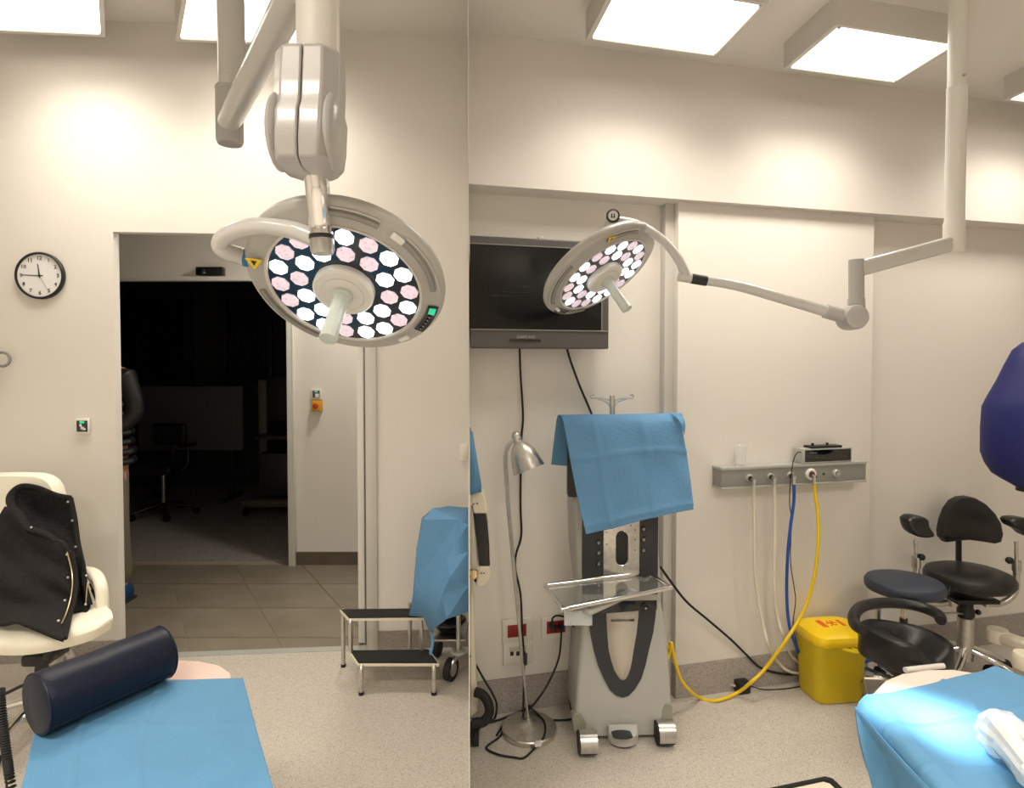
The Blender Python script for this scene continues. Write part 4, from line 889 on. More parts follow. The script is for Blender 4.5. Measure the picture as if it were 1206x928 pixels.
# black U (flat raised band) and inner panel following the sloping front
def front(px, py):
    kk = [(866, 0), (845, 0), (800, .005), (750, .015), (712, .03), (700, .04), (680, .055)]
    for (a, da), (c_, dc) in zip(kk, kk[1:]):
        if py >= c_: return fp(px, py, .002-(da+(dc-da)*(a-py)/(a-c_)))
    return fp(px, py, -.05)
Uo = [(692, 709), (692.3, 724), (695, 745), (699, 765), (704, 783), (711, 799), (718, 812), (725, 818.5), (733, 821), (740, 819), (747, 812), (755, 799), (760, 783), (764, 765), (769, 745), (772, 724), (773, 701)]
Ui2 = [(713, 706), (713.9, 724), (715, 745), (716.5, 764), (719.5, 777), (723, 788), (727, 795), (730, 799), (733.3, 800.3), (736.5, 799), (739, 795), (742, 787), (744, 777), (746, 764), (749.5, 745), (751.6, 724), (752, 703)]
b = B(); m_ = 6; vo = [b.bm.verts.new(front(x, y)+fn*.004) for x, y in Uo]; vi = [b.bm.verts.new(front(x, y)+fn*.004) for x, y in Ui2]
vo2 = [b.bm.verts.new(front(x, y)-fn*.02) for x, y in Uo]; vi2 = [b.bm.verts.new(front(x, y)-fn*.02) for x, y in Ui2]
for i in range(len(Uo)-1):
    b.face((vo[i], vi[i], vi[i+1], vo[i+1])); b.face((vo[i], vo[i+1], vo2[i+1], vo2[i])); b.face((vi[i+1], vi[i], vi2[i], vi2[i+1]))
obj('u_band', b, 'dark_panel', t, ang=.4)
b = B(); h_ = len(Ui2)//2
for k in range(h_):
    l0, l1, r0, r1 = Ui2[k], Ui2[k+1], Ui2[-1-k], Ui2[-2-k]
    b.face([b.bm.verts.new(front(*q)+fn*.0035) for q in ((l0, l1, r1, r0) if l1 != r1 else (l0, l1, r0))])
bmesh.ops.remove_doubles(b.bm, verts=b.bm.verts, dist=.0004)
obj('inner_panel', b, 'machine_beige', t, ang=.4, solid=.003)
text('brand_lettering', 'BAUSCH+LOMB', .0135, front(733, 730)+fn*.006, fr, zz, 'letter_dark', t, bold=.0003)
obj('connector_panel', B().prism([front(697, 723)+fn*.006, front(773, 717)+fn*.006, front(773, 697)+fn*.006, front(697, 702)+fn*.006], -fn*.02), 'black_gloss', t)
p = front(759, 714)+fn*.006; kn = obj('connector', B().lathe(p, fn, [(0, 0), (.016, 0), (.016, .006), (.011, .008), (.007, .008), (.007, .014), (0, .014)], 20), 'black_plastic', t); obj('pin', B().cyl(p+fn*.01, p+fn*.016, .004, n=10), 'steel', kn)
for x, y, s in ((688.5, 852, -1), (786, 838, 1)):
    b = B(); q = [fp(a_, b_, .005) for a_, b_ in ([(674, 845), (677, 841), (682, 840), (687, 844), (690, 852), (690.5, 864), (676, 862)] if s < 0 else [(792, 832), (789, 829), (785, 829), (781, 836), (779, 848), (779, 864), (792.5, 862)])]
    obj('corner_bumper', B().prism(q, -fn*.05), 'machine_corner', t, bevel=.003)
# upper body
rings = []
for py, xl, xr_ in ((706, 683, 779), (650, 676, 776), (600, 674, 775), (585, 675, 774), (575, 680, 770)):
    a, c_ = fp(xl, py, -.045), fp(xr_, py, -.045); z = (a.z+c_.z)/2; a.z = c_.z = z; D = .16
    rings.append([a, a+fn*.02+fr*.012, c_+fn*.02-fr*.012, c_, c_-fn*D, a-fn*D])
obj('upper_body', B().loft(rings), 'machine_grey', t, ang=.5, bevel=.006)
def uf(px, py, h=0): return fp(px, py, -.025+h)
def ubox(nm, x0, y0, x1, y1, h0, h1, m, par, bev=.002):
    a, c_ = uf(x0, y0, h1), uf(x1, y1, h1); ce = (a+c_)/2-fn*(h1-h0)/2; return obj(nm, B().box(ce, (abs((c_-a).dot(fr)), h1-h0, a.z-c_.z), math.atan2(fr.y, fr.x), bev), m, par)
ubox('side_panel', 686, 598, 711, 678, 0, .008, 'dark_panel', t); ubox('side_panel', 753, 598, 775, 678, 0, .008, 'dark_panel', t)
ubox('centre_panel', 711, 598, 753, 676, 0, .011, 'brushed', t)
ubox('lower_panel', 686, 678, 775, 700, 0, .007, 'dark_panel', t)
ubox('centre_panel', 711, 680, 753, 704, .0, .010, 'brushed', t)
def stad(cx_, y0, y1, w_): 
    return [(cx_+w_*math.cos(a), y0+w_*1-w_*math.sin(a)) for a in [PI*i/8 for i in range(9)]]+[(cx_-w_*math.cos(a), y1-w_+w_*math.sin(a)) for a in [PI*i/8 for i in range(9)]]
o = obj('slot', B().prism([uf(x, y, .016) for x, y in stad(732.5, 626, 665.5, 7)], -fn*.004), 'slot_black', t)
obj('slot_rim', B().tube([uf(x, y, .0125) for x, y in stad(732.5, 625.5, 666, 7.3)+[stad(732.5, 625.5, 666, 7.3)[0]]], .0015, 6, 0), 'chrome', t)
obj('slot', B().prism([uf(x, y, .016) for x, y in stad(732.5, 687, 706, 7)], -fn*.004), 'slot_black', t)
for x, y in ((705, 639), (705, 651), (705, 664), (758, 623), (758, 635.5), (758, 648), (705, 690)):
    p = uf(x, y, .008); k_ = obj('button', B().lathe(p, fn, [(0, 0), (.0125, 0), (.0125, .003), (.0095, .005), (.009, .003), (0, .003)], 20), 'black_gloss', t); obj('button_cap', B().cyl(p, p+fn*.0055, .0055, n=14), 'head_dark', k_)
for x, y in ((714.5, 627), (714.5, 641), (748, 635.5), (748, 648), (748, 624), (743, 619)):
    p = uf(x, y, .0125); obj('print_mark', B().cyl(p-fn*.002, p, .0028, n=10), 'letter_dark', t)
# casters
for x, y, xx in ((689, 880, 0), (781, 868, 0)):
    c0 = F(x+3, y+12); c_ = V((c0.x, c0.y+.02, .047)); a_ = fr
    wv = obj('caster', B().cyl(c_-a_*.034, c_+a_*.034, .043, n=28), 'black_rubber', t)
    hd_ = B(); prof = []
    pts_ = [c_+fn*.046*math.cos(a)+zz*.046*math.sin(a) for a in [(-25+i*205/16)*PI/180 for i in range(17)]]+[c_-fn*.046-zz*.012]
    hd_.prism([p-a_*.030 for p in pts_], a_*.066); obj('caster_hood', hd_, 'steel', wv, ang=.5)
for x in (-.16, .16):
    c_ = V((mc.x, MY, 0))+fr*x-fn*.22+zz*.045; obj('caster', B().cyl(c_-fr*.03, c_+fr*.03, .043, n=20), 'black_rubber', t)
pd = fp(733, 864, .03); pb = B(); rings = []
for z, w_, yy in ((874, .045, .02), (871, .058, .035), (860, .062, .04), (854, .060, .0)): 
    q = fp(733.5, z, .02); rings.append([q+fr*w_*math.cos(a)+fn*(.012+yy)*max(math.sin(a), -.5) for a in [2*PI*i/20 for i in range(20)]])
pdl = obj('foot_brake', pb.loft(rings), 'machine_grey', t); obj('foot_brake_inset', B().prism([fp(733.5+12*math.cos(a), 868+3*math.sin(a), .088) for a in [2*PI*i/16 for i in range(16)]], -fn*.03), 'dark_panel', pdl)
# tray
tz = P(700, 700, 2.2).z
tr = [P(641, 690, 2.28), P(762, 673, 2.26), P(790, 690, 2.14), P(790, 692, 2.13), P(662, 716, 2.08)]
zt_ = 1.5-(.52*2.15*.0); 
TB = [F(641, 689, .66), F(764, 674.5, .66), F(790, 692, .66), F(663, 717.5, .66)]
tr = obj('tray_rim', B().tube([TB[0]+(TB[1]-TB[0])*.03, TB[0].lerp(TB[1], .5), TB[0].lerp(TB[1], .96), TB[1].lerp(TB[2], .06), TB[1].lerp(TB[2], .5), TB[1].lerp(TB[2], .94), TB[2].lerp(TB[3], .04), TB[2].lerp(TB[3], .5), TB[3].lerp(TB[2], .03), TB[3].lerp(TB[0], .08), TB[3].lerp(TB[0], .5), TB[0].lerp(TB[3], .06), TB[0]+(TB[1]-TB[0])*.03], .0085, 12, 3), 'chrome', t)
cT = sum(TB, V((0, 0, 0)))/4
obj('tray_glass', B().prism([p+(cT-p)*.03-zz*.006 for p in TB], -zz*.004), 'tray_glass', t, flat=True)
br = B(); a = TB[3].lerp(TB[2], .10)-zz*.02; c_ = TB[3].lerp(TB[2], .62)-zz*.02
b = B(); b.box(((F(672, 726, .60)+F(690, 730, .60))/2), (.10, .012, .05), 0, .003); obj('tray_bracket', b, 'wrap_plastic', t)
b = B(); e0 = TB[3].lerp(TB[2], .2)-zz*.03; e1 = TB[3].lerp(TB[2], .68)-zz*.012-fn*.06; dd_ = (e1-e0).normalized(); sd_ = dd_.cross(zz).normalized(); b.box((e0+e1)/2, ((e1-e0).length, .03, .014), bev=.002, R=Matrix((dd_, sd_, sd_.cross(dd_))).transposed()); obj('tray_bar', b, 'machine_grey', t)
b = B(); p0_ = TB[1].lerp(TB[2], .1)-zz*.012; b.tube([p0_, V((p0_.x-.03, MY+.0, .645)), V((p0_.x-.05, MY+.03, .64))], .009, 10, 4); obj('tray_arm', b, 'steel', t)
# monitor under the drape and pole with hooks
dY = 2.36
mp, mq = P(664, 494, dY), P(800, 490, dY)
obj('monitor', B().box(((mp.x+mq.x)/2-.01, dY+.02, (P(730, 494, dY).z+P(730, 585, dY).z)/2-.006), (mq.x-mp.x-.05, .05, P(730, 497, dY).z-P(730, 585, dY).z), .04, .01), 'black_plastic', t)
obj('monitor_neck', B().box((P(728, 590, 2.42).x, 2.42, P(728, 588, 2.42).z), (.09, .05, .16), 0, .01), 'dark_panel', t)
obj('infusion_pole', B().cyl(P(722, 600, 2.44), P(721, 466, 2.44), .0105, n=16), 'steel', t)
hk = P(721, 469, 2.44)
for s in (-1, 1):
    obj('hook', B().tube([hk+V((0, 0, -.012)), hk+V((s*.03, 0, -.002)), hk+V((s*.06, 0, .002)), hk+V((s*.082, 0, .0)), hk+V((s*.088, 0, .010)), hk+V((s*.080, 0, .016)), hk+V((s*.074, 0, .010))], .0035, 8, 5), 'steel', t)
    obj('hook', B().tube([hk+V((0, 0, -.05)), hk+V((s*.02, 0, -.018)), hk+V((s*.06, 0, -.002))], .0035, 8, 5), 'steel', t)
# drape over the monitor
def crease(a, c):
    v = 0
    for k in (.28, .64): v += max(0, 1-abs(a-k)/.028)*.008
    for k in (.48, .93): v += max(0, 1-abs(c-k)/.028)*.007
    return V((0, -1, 0))*(v+.003*math.sin(9*a+7*c)+.0022*math.sin(17*a-11*c))
dY2 = 2.30
b = B(); b.surf([[P(660, 489, 2.345), P(690, 488, 2.345), P(730, 488, 2.345), P(770, 487, 2.345), P(802, 486.5, 2.345)],
                 [P(664, 500, dY2), P(695, 500, dY2), P(731, 499, dY2), P(775, 498, dY2), P(803, 500, dY2)],
                 [P(672, 545, dY2-.015), P(703, 541, dY2-.015), P(738, 536, dY2-.02), P(780, 532, dY2-.015), P(809, 535, dY2-.01)],
                 [P(680, 585, dY2-.025), P(708, 582, dY2-.02), P(743, 576, dY2-.03), P(785, 566, dY2-.02), P(813, 567, dY2-.02)],
                 [P(690, 629, dY2-.04), P(718, 623, dY2-.03), P(749, 615, dY2-.04), P(788, 605, dY2-.03), P(817, 600, dY2-.03)]], 12, 12, crease)
dr = obj('surgical_drape', b, 'drape_blue', None, 'blue disposable drape with square creases hung over the console monitor', 'drape', solid=.002, ang=1.0)
b = B(); b.surf([[P(660, 489, 2.345), P(700, 488.5, 2.36), P(750, 488, 2.36), P(802, 486.5, 2.345)], [P(656, 492, 2.39), P(700, 492, 2.42), P(750, 492, 2.42), P(801, 490, 2.40)], [P(652, 522, 2.42), P(700, 520, 2.425), P(750, 520, 2.42), P(800, 520, 2.41)], [P(649, 547, 2.43), P(672, 549, 2.425), P(720, 552, 2.42), P(800, 548, 2.42)]], 6, 6)
obj('back_flap', b, 'drape_blue', dr, solid=.002)
b = B(); b.surf([[P(790, 487, 2.33), P(803, 487, 2.30)], [P(797, 492, 2.28), P(807, 500, 2.28)], [P(802, 500, 2.275), P(806, 512, 2.28)]], 4, 4); obj('corner_fold', b, 'drape_blue', dr, solid=.002)
b = B(); b.surf([[P(667, 535, 2.38), P(675, 535, 2.36)], [P(669, 545, 2.38), P(677, 545, 2.35)], [P(668, 557, 2.38), P(680, 557, 2.35)]], 4, 4); obj('side_fold', b, 'drape_blue', dr, solid=.002)
# ---- equipment cut by the seam (left end of the right room)
def sx_at(Y): return seam(Y)+.006
EY = 2.28
t = thing('equipment_stand', 'cream and black equipment stand at the seam, left of the floor lamp', 'medical stand', (sx_at(EY)+.04, EY, 0))
def col2(pxs, Y, th, nm, m, bev=.006): 
    b = B(); b.prism([P(x, y, Y) for x, y in pxs], V((0, th, 0))); return obj(nm, b, m, t, bevel=bev, ang=.5)
col2([(554.5, 580), (561, 578), (567, 578), (571, 583), (573, 593), (575, 605), (558, 605), (555, 590)], EY, .05, 'cap', 'cream_plastic')
col2([(557, 597), (571.5, 597), (574, 615), (576, 640), (577, 668), (564, 668), (561, 635)], EY+.004, .042, 'black_band', 'black_gloss')
col2([(564, 667), (577.5, 667), (579, 676), (577, 684), (572, 690), (565, 692), (560, 690)], EY, .05, 'cap', 'cream_plastic')
col2([(554.5, 596), (557, 600), (563, 668), (560, 672), (554.5, 672)], EY+.006, .04, 'arm_body', 'machine_beige')
for x, y in ((558, 593.5), (562, 593), (567, 675), (570, 675)): p = P(x, y, EY); obj('screw', B().cyl(p, p-V((0, .002, 0)), .003, n=8), 'black_plastic', t)
q = P(557.5, 677, EY-.01); obj('knob', B().lathe(q+V((0, .03, 0)), (0, -1, 0), [(0, 0), (.016, 0), (.019, .01), (.019, .03), (.013, .036), (0, .038)], 20), 'brass', t)
obj('knob_shaft', B().cyl(P(560, 685, EY+.02), P(565, 680, EY+.02), .008, n=12), 'black_plastic', t)
obj('post', B().prism([P(554.3, 672, EY+.06), P(557, 672, EY+.06), P(559, 760, EY+.06), P(562, 838, EY+.06), P(554.3, 845, EY+.06)], V((0, .05, 0))), 'cream_plastic', t, bevel=.003)
wcn = P(562, 838, 2.30)
wq = obj('wheel_guard', B().tube([P(560, 815, 2.32), P(568, 818, 2.31), P(575, 828, 2.30), P(576, 840, 2.29), P(569, 850, 2.28), P(556, 852, 2.28)], .019, 14, 6), 'black_rubber', t)
obj('base_foot', B().prism([F(554, 858, .03), F(562, 852, .03), F(566, 858, .03), F(555, 880, .03)], V((0, 0, .03))), 'black_plastic', t)
obj('caster', B().cyl(V((sx_at(2.3)+.008, 2.31, .03)), V((sx_at(2.3)+.03, 2.31, .03)), .03, n=18), 'black_rubber', t)
vs_ = [P(*q) for q in [(553.6, 503, 2.29), (556, 510, 2.27), (553.6, 545, 2.24), (560, 545, 2.25), (564, 568, 2.25), (566.5, 570, 2.27), (567, 579, 2.26), (553.6, 583, 2.24), (556, 508, 2.33), (566, 575, 2.33)]]
tag(facets('surgical_drape', vs_, [(0, 1, 3, 2), (2, 3, 4, 7), (4, 6, 7), (4, 5, 6), (1, 8, 5, 4, 3), (8, 9, 5)], 'drape_blue'), 'narrow hanging end of a blue drape at the seam above the cream stand', 'drape')
# ---- gas rail
o0, o1 = .08, .15
sA, sB = WR.s_of(wp(849.5, 560, o1)), WR.s_of(wp(1020, 555, o1)); zt_, zb = wp(935, 547.5, o1).z, wp(935, 571.5, o1).z
t = thing('gas_rail', 'grey wall rail with round gas outlets above the hoses', 'rail', WR.pt((sA+sB)/2, zb, o0))
obj('channel', WR.box(B(), sA, sB, zb, zt_, o0, o1, .003), 'rail_grey', t)
obj('top_lip', WR.box(B(), sA-.001, sB+.001, zt_-.010, zt_+.002, o0, o1+.004, .001), 'rail_light', t); obj('bottom_lip', WR.box(B(), sA-.001, sB+.001, zb-.002, zb+.007, o0, o1+.004, .001), 'rail_light', t)
outs = [(883, 563, .017, 'rail_light'), (907.7, 561.5, .017, 'rail_light'), (931, 560, .017, 'rail_light'), (955, 558.5, .027, 'white_plastic'), (985, 557.5, .019, 'rail_light')]
for i, (x, y, r, m) in enumerate(outs):
    p = wp(x, y, o1+.004); k_ = obj('outlet', B().lathe(p, n, [(0, -.004), (r, -.004), (r, .004), (r*.85, .008), (r*.6, .008), (r*.6, .002), (0, .002)], 28), m, t)
    obj('outlet_core', B().cyl(p, p+n*.010, r*.5, n=18), ['black_gloss', 'black_gloss', 'black_gloss', 'red_socket', 'steel'][i], k_)
p = wp(970, 558.2, o1+.001); obj('keyhole', B().cyl(p-n*.003, p+n*.002, .005, n=12), 'black_gloss', t)
ho = .19
def conn(x, y, x2, y2, t, m='steel'):
    a, c_ = wp(x, y, o1+.006), wp(x2, y2, ho+.015); obj('connector', B().cyl(a, a+(c_-a)*.55, .011, .010, n=16), 'black_plastic', t); obj('connector_tip', B().cyl(a+(c_-a)*.55, c_+n*.004, .0085, n=14), m, t)
    obj('ferrule', B().cyl(c_+V((0, 0, .008)), c_-V((0, 0, .03)), .0078, n=14), 'steel', t); return c_
def hose(nm, lab, x, y, x2, y2, pts, r, m, cm='steel'):
    t = thing(nm, lab, 'hose', wp(x2, 780, ho), 'hoses hanging from the gas rail')
    c_ = conn(x, y, x2, y2, t, cm); obj('tube', B().tube([c_-V((0, 0, .02))]+pts, r, 12, 8), m, t)
hose('gas_hose', 'cream hose hanging from the first outlet from the left', 883, 563, 888, 566.5, [wp(888, 600, ho), wp(889, 670, ho), wp(893, 705, ho), wp(899, 738, ho+.01), wp(905, 760, ho+.02), G(916, 780, .03), G(930, 791, .012), G(948, 793, .009), G(965, 791, .009)], .0068, 'white_hose')
hose('gas_hose', 'cream hose hanging from the second outlet from the left', 907.7, 561.5, 912, 564.5, [wp(912.5, 600, ho), wp(912, 660, ho), wp(912.5, 700, ho), wp(916, 727, ho), wp(922, 748, ho+.01), G(931, 770, .04), G(944, 782, .012), G(965, 785, .009)], .0068, 'white_hose')
hose('gas_hose', 'blue hose hanging from the third outlet', 931, 560, 935, 562.5, [wp(935, 590, ho), wp(931, 620, ho+.01), wp(928, 650, ho+.01), wp(926.5, 690, ho+.01), wp(928, 725, ho+.01), wp(933, 749, ho+.01), G(946, 777, .03), G(962, 784, .009), G(985, 784, .007), G(1012, 780, .007), G(1040, 776, .007), G(1062, 775, .007)], .0068, 'blue_hose')
hose('gas_hose', 'yellow hose curving from the white-ringed outlet to the console', 955, 558.5, 959, 561.5, [wp(960, 580, ho+.01), wp(963.5, 610, ho+.02), wp(963.5, 640, ho+.03), wp(959.5, 676, ho+.03), wp(953, 702, ho+.03), wp(944, 724, ho+.03), wp(926.5, 753, ho+.04), P(901, 787.5, 2.62), P(885, 803, 2.60), G(868, 816, .02), G(844, 825, .009), G(825, 822, .009), P(811, 812, 2.53), P(801, 798, 2.50), P(794, 775, 2.47), P(790.5, 757, 2.46), P(788, 768, 2.46), P(784, 777, 2.44)], .0075, 'yellow_hose', 'black_gloss')
K('cable', 'tangled yellow cord end at the side of the console', [P(783, 757, 2.45), P(788, 763, 2.45), P(791, 757, 2.44), P(789, 770, 2.45), P(786, 780, 2.45), P(786, 788, 2.45)], .004, 'yellow_hose')
K('cable', 'thick black cable sagging from the console to behind the yellow bin', [P(778, 668, 2.45), P(790, 685, 2.50), P(809, 709, 2.56), P(835, 731, 2.62), P(860.6, 753, 2.66), P(880, 772, 2.70), G(897, 787, .012), G(926, 794, .006), G(950, 792, .006), G(965, 790, .006)], .0055, 'black_rubber')
K('cable', 'thin black wire hanging from the display device beside the blue hose', [wp(944, 533, .14), wp(940, 532.5, .17), wp(936, 538, .18), wp(933, 550, .19), wp(930.5, 573, .19), wp(930, 595, .175), wp(932, 612, .16), wp(931, 660, .14), wp(935, 690, .13), wp(937, 708, .13), wp(934, 735, .13), wp(938, 757, .13), G(943, 778, .006)], .0022, 'black_rubber')
# device on the rail
t = thing('display_unit', 'small grey display unit with dark red screen standing on the gas rail', 'device', WR.pt(WR.s_of(wp(975, 545, .12)), zt_+.002, .12))
s0, s1 = WR.s_of(wp(944, 540, .15)), WR.s_of(wp(1003.5, 538, .15)); zd0, zd1 = zt_+.003, wp(975, 527.5, .15).z
obj('case', WR.box(B(), s0, s1, zd0, zd1, .095, .15, .004), 'rail_light', t)
f_ = obj('screen', WR.box(B(), s0+.018, s1-.008, zd0+.007, zd1-.007, .15, .152, .001), 'black_gloss', t)
for a in (.30, .42, .78, .86): c_ = WR.pt(s0+(s1-s0)*a, zd0+(zd1-zd0)*.38, .1525); text('display_mark', '--', .012, c_, u, zz, 'letter_grey', f_, .0003)
c_ = WR.pt(s0+(s1-s0)*.22, zd0+(zd1-zd0)*.72, .1525); text('display_mark', 'o o O ooo', .009, c_, u, zz, 'letter_grey', f_, .0003)
b = B(); WR.box(b, s0+.05, s1-.055, zd1, zd1+.010, .10, .15, .002); obj('clamp', b, 'black_plastic', t)
for a in (.075, .155): c_ = WR.pt(s0+a, zd1+.010, .13); obj('clamp_knob', B().cyl(c_, c_+zz*.012, .006, n=12), 'black_plastic', t)
t = thing('plastic_cup', 'clear plastic cup standing on the left end of the gas rail', 'cup', WR.pt(WR.s_of(wp(872, 548, .12)), zt_+.002, .12))
c_ = WR.pt(WR.s_of(wp(872, 540, .12)), zt_+.0025, .12)
obj('cup', B().lathe(c_, zz, [(0, 0), (.021, 0), (.0285, .085), (.030, .086), (.029, .088), (.027, .086), (.0195, .003), (0, .003)], 32), 'clear_plastic', t)
# adapter on the floor
t = thing('power_adapter', 'black box power adapter on the floor left of the yellow bin', 'adapter', F(875, 810))
a = F(876, 818); obj('body', B().box((a.x, a.y+.02, .028), (.062, .045, .055), .2, .006), 'black_plastic', t); obj('plug_pins', B().cyl((a.x-.03, a.y+.02, .03), (a.x-.05, a.y+.03, .03), .006, n=8), 'steel', t)
obj('lead', B().tube([G(884, 808, .01), G(900, 812, .004), G(925, 811, .004), G(950, 807, .004)], .0025, 8, 6), 'black_rubber', t)
# ---- yellow clinical waste bin
bx = F(978, 829); bY = 2.59+.09
t = thing('waste_bin', 'yellow clinical waste bin with lid and orange labels', 'bin', (P(978, 800, bY).x, bY, 0))
def rrect(w_, d_, r, cx_, cy, z, rot=.12, seg=6):
    out = []
    for sx_, sy, a0 in ((1, 1, 0), (-1, 1, PI/2), (-1, -1, PI), (1, -1, 3*PI/2)):
        for i in range(seg+1):
            a = a0+PI/2*i/seg; x, y = sx_*(w_/2-r)+r*math.cos(a), sy*(d_/2-r)+r*math.sin(a); out.append(V((cx_+x*math.cos(rot)-y*math.sin(rot), cy+x*math.sin(rot)+y*math.cos(rot), z)))
    return out
bcx = P(978.5, 800, bY).x; zl = P(978, 759, 2.59).z
obj('body', B().loft([rrect(.222, .17, .045, bcx-.004, bY, .003), rrect(.228, .175, .045, bcx-.004, bY, .012), rrect(.250, .20, .05, bcx-.002, bY, zl-.01), rrect(.254, .204, .05, bcx-.002, bY, zl)]), 'yellow_body', t)
lid = obj('lid', B().loft([rrect(.262, .212, .05, bcx+.002, bY, zl-.008), rrect(.272, .222, .055, bcx+.002, bY, zl+.002), rrect(.272, .222, .055, bcx+.002, bY, zl+.018), rrect(.262, .212, .055, bcx+.002, bY, zl+.034), rrect(.23, .18, .055, bcx+.002, bY+.004, zl+.046), rrect(.15, .12, .05, bcx+.002, bY+.006, zl+.052)]), 'yellow_plastic', t)
ltop = zl+.0525
rot_ = .12
def lq(x, y, dz=0): return V((bcx+.002+x*math.cos(rot_)-y*math.sin(rot_), bY+.006+x*math.sin(rot_)+y*math.cos(rot_), ltop+dz))
obj('label', B().prism([lq(-.075, -.03, -.004), lq(-.035, -.035, .0), lq(-.035, .035, .0), lq(-.075, .035, -.004)], V((0, 0, .002))), 'orange_label', lid)
obj('label', B().prism([lq(.038, -.03, 0), lq(.055, -.03, -.002), lq(.055, .03, -.002), lq(.038, .03, .0)], V((0, 0, .002))), 'orange_label', lid)
bz = B()
for k in range(3):
    a = PI/2+k*2*PI/3; ce = V((math.cos(a), math.sin(a), 0))*.012; bz.tube([lq(0+ce.x+.012*math.cos(x), ce.y+.014*math.sin(x), .001) for x in [a+.5+i*(2*PI-1)/12 for i in range(13)]], .0018, 6, 0)
obj('biohazard_sign', bz, 'orange_label', lid)
b = B(); b.tube([V((bcx-.01, bY-.105, zl-.012)), V((bcx+.05, bY-.11, zl-.024)), V((bcx+.09, bY-.10, zl-.014)), V((bcx+.125, bY-.07, zl-.006)), V((bcx+.14, bY-.03, zl-.01))], lambda q: .007+.002*math.sin(9*q), 10, 6)
b.tube([V((bcx+.03, bY-.107, zl-.012)), V((bcx+.075, bY-.112, zl-.02)), V((bcx+.11, bY-.09, zl-.012))], .006, 8, 6)
obj('bin_liner', b, 'yellow_bag', t)
obj('pedal', B().box((bcx+.128, bY+.02, .05), (.03, .07, .06), .12, .01), 'yellow_plastic', t)
obj('hinge_post', B().box((bcx+.128, bY+.06, zl/2+.02), (.02, .04, zl-.03), .12, .006), 'yellow_body', t)
# ---- surgeon chair
SY = 2.80
sc = P(1138, 690, SY).x
t = thing('surgeon_chair', 'black surgeon chair with backrest and two armrests on steel arms by the right wall', 'chair', (sc, SY, 0))
szt = P(1141, 672, SY).z
def dome(c, rx, ry, prof, m, nm, t, N=40, rot=0):
    b = B(); rings = []
    for k, z in prof: rings.append([V((c[0]+rx*k*math.cos(2*PI*i/N), c[1]+ry*k*math.sin(2*PI*i/N), c[2]+z)) for i in range(N)])
    return obj(nm, b.loft(rings), m, t)
dome((P(1141, 678, SY).x, SY, P(1141, 680, SY).z), .185, .175, ((.80, -.035), (.93, -.03), (1, -.012), (1, .008), (.95, .025), (.8, .036), (.4, .040), (.1, .040)), 'leather_black', 'seat', t)
pb = [(1101.5, 630), (1101, 622), (1104, 610), (1110, 598), (1118, 589), (1127, 585), (1137, 584), (1147, 586), (1157, 592), (1166, 602), (1172, 614), (1174, 627), (1172, 636), (1166, 638.5), (1155, 637), (1138, 635), (1120, 636), (1108, 636.5)]
bY_ = SY+.16; rings = []
cb = (1138, 616)
for k, s in ((-.025, .90), (-.022, .965), (-.008, 1), (.015, 1), (.024, .95)):
    rings.append([P(cb[0]+(x-cb[0])*s, cb[1]+(y-cb[1])*s, bY_)+V((0, k+.00006*(x-cb[0])**2*-1*.3, 0)) for x, y in pb])
obj('backrest', B().loft(rings), 'leather_black', t)
obj('back_bar', B().tube([P(1129, 632, bY_+.03), P(1129, 660, bY_+.03), P(1129, 682, bY_), V((sc, SY+.03, szt-.10))], .018, 10, 5, .5), 'black_plastic', t)
obj('plate', B().box((sc, SY, P(1138, 702, SY).z), (.20, .16, .02), 0, .004), 'black_plastic', t)
for x in (1119, 1159):
    q = P(x, 708, SY); obj('arm_clamp', B().box(q, (.03, .06, .04), 0, .006), 'brushed', t)
obj('lever', B().tube([P(1119, 690, SY-.1), P(1117, 700, SY-.12)], .004, 8, 0), 'black_plastic', t); obj('lever', B().tube([P(1160, 692, SY-.1), P(1170, 695, SY-.14)], .004, 8, 0), 'black_plastic', t)
obj('mechanism', B().lathe((sc, SY, P(1138, 727, SY).z), zz, [(0, 0), (.030, 0), (.036, .012), (.036, .04), (.030, .05), (.030, .10), (0, .10)], 24), 'black_plastic', t)
p = P(1150, 720, SY); obj('knob', B().sphere(p+V((0, -.01, 0)), .013, n=14), 'black_plastic', t)
obj('hand_lever', B().tube([P(1134, 723, SY-.02), P(1122, 722, SY-.06), P(1110, 723, SY-.09)], .005, 8, 4), 'steel', t)
obj('column', B().cyl((sc, SY, .10), (sc, SY, P(1138, 727, SY).z), .034, n=28), 'brushed', t)
for i, a in enumerate((-.75, -2.35, .35, 2.8, 1.57)):
    e = V((sc+.27*math.cos(a), SY+.23*math.sin(a), .045)); obj('base_leg', B().tube([V((sc+.02*math.cos(a), SY+.02*math.sin(a), .15)), V((sc+.1*math.cos(a), SY+.1*math.sin(a), .125)), V((sc+.19*math.cos(a), SY+.17*math.sin(a), .09)), e], lambda q: .018-.006*q, 12, 5), 'chrome', t)
    obj('caster', B().cyl((e.x-.018, e.y, .028), (e.x+.018, e.y, .028), .028, n=18), 'black_rubber', t)
def sarm(s, pts, padc, knob, t):
    obj('arm_tube', B().tube([P(x, y, Y) for x, y, Y in pts], .0145, 14, 6), 'brushed', t)
    tx, ty, tY = pts[-1]
    obj('arm_sleeve', B().cyl(P(tx, ty+8, tY), P(tx, ty-4, tY), .019, n=18), 'steel', t)
    obj('arm_rod', B().cyl(P(tx, ty, tY), P(padc[0], padc[1]+6, tY), .0085, n=14), 'brushed', t)
    obj('arm_knob', B().lathe(P(knob[0], knob[1], tY-.01), (s*-1, 0, 0), [(0, -.012), (.013, -.012), (.016, -.004), (.016, .006), (.010, .014), (0, .014)], 18), 'black_plastic', t)
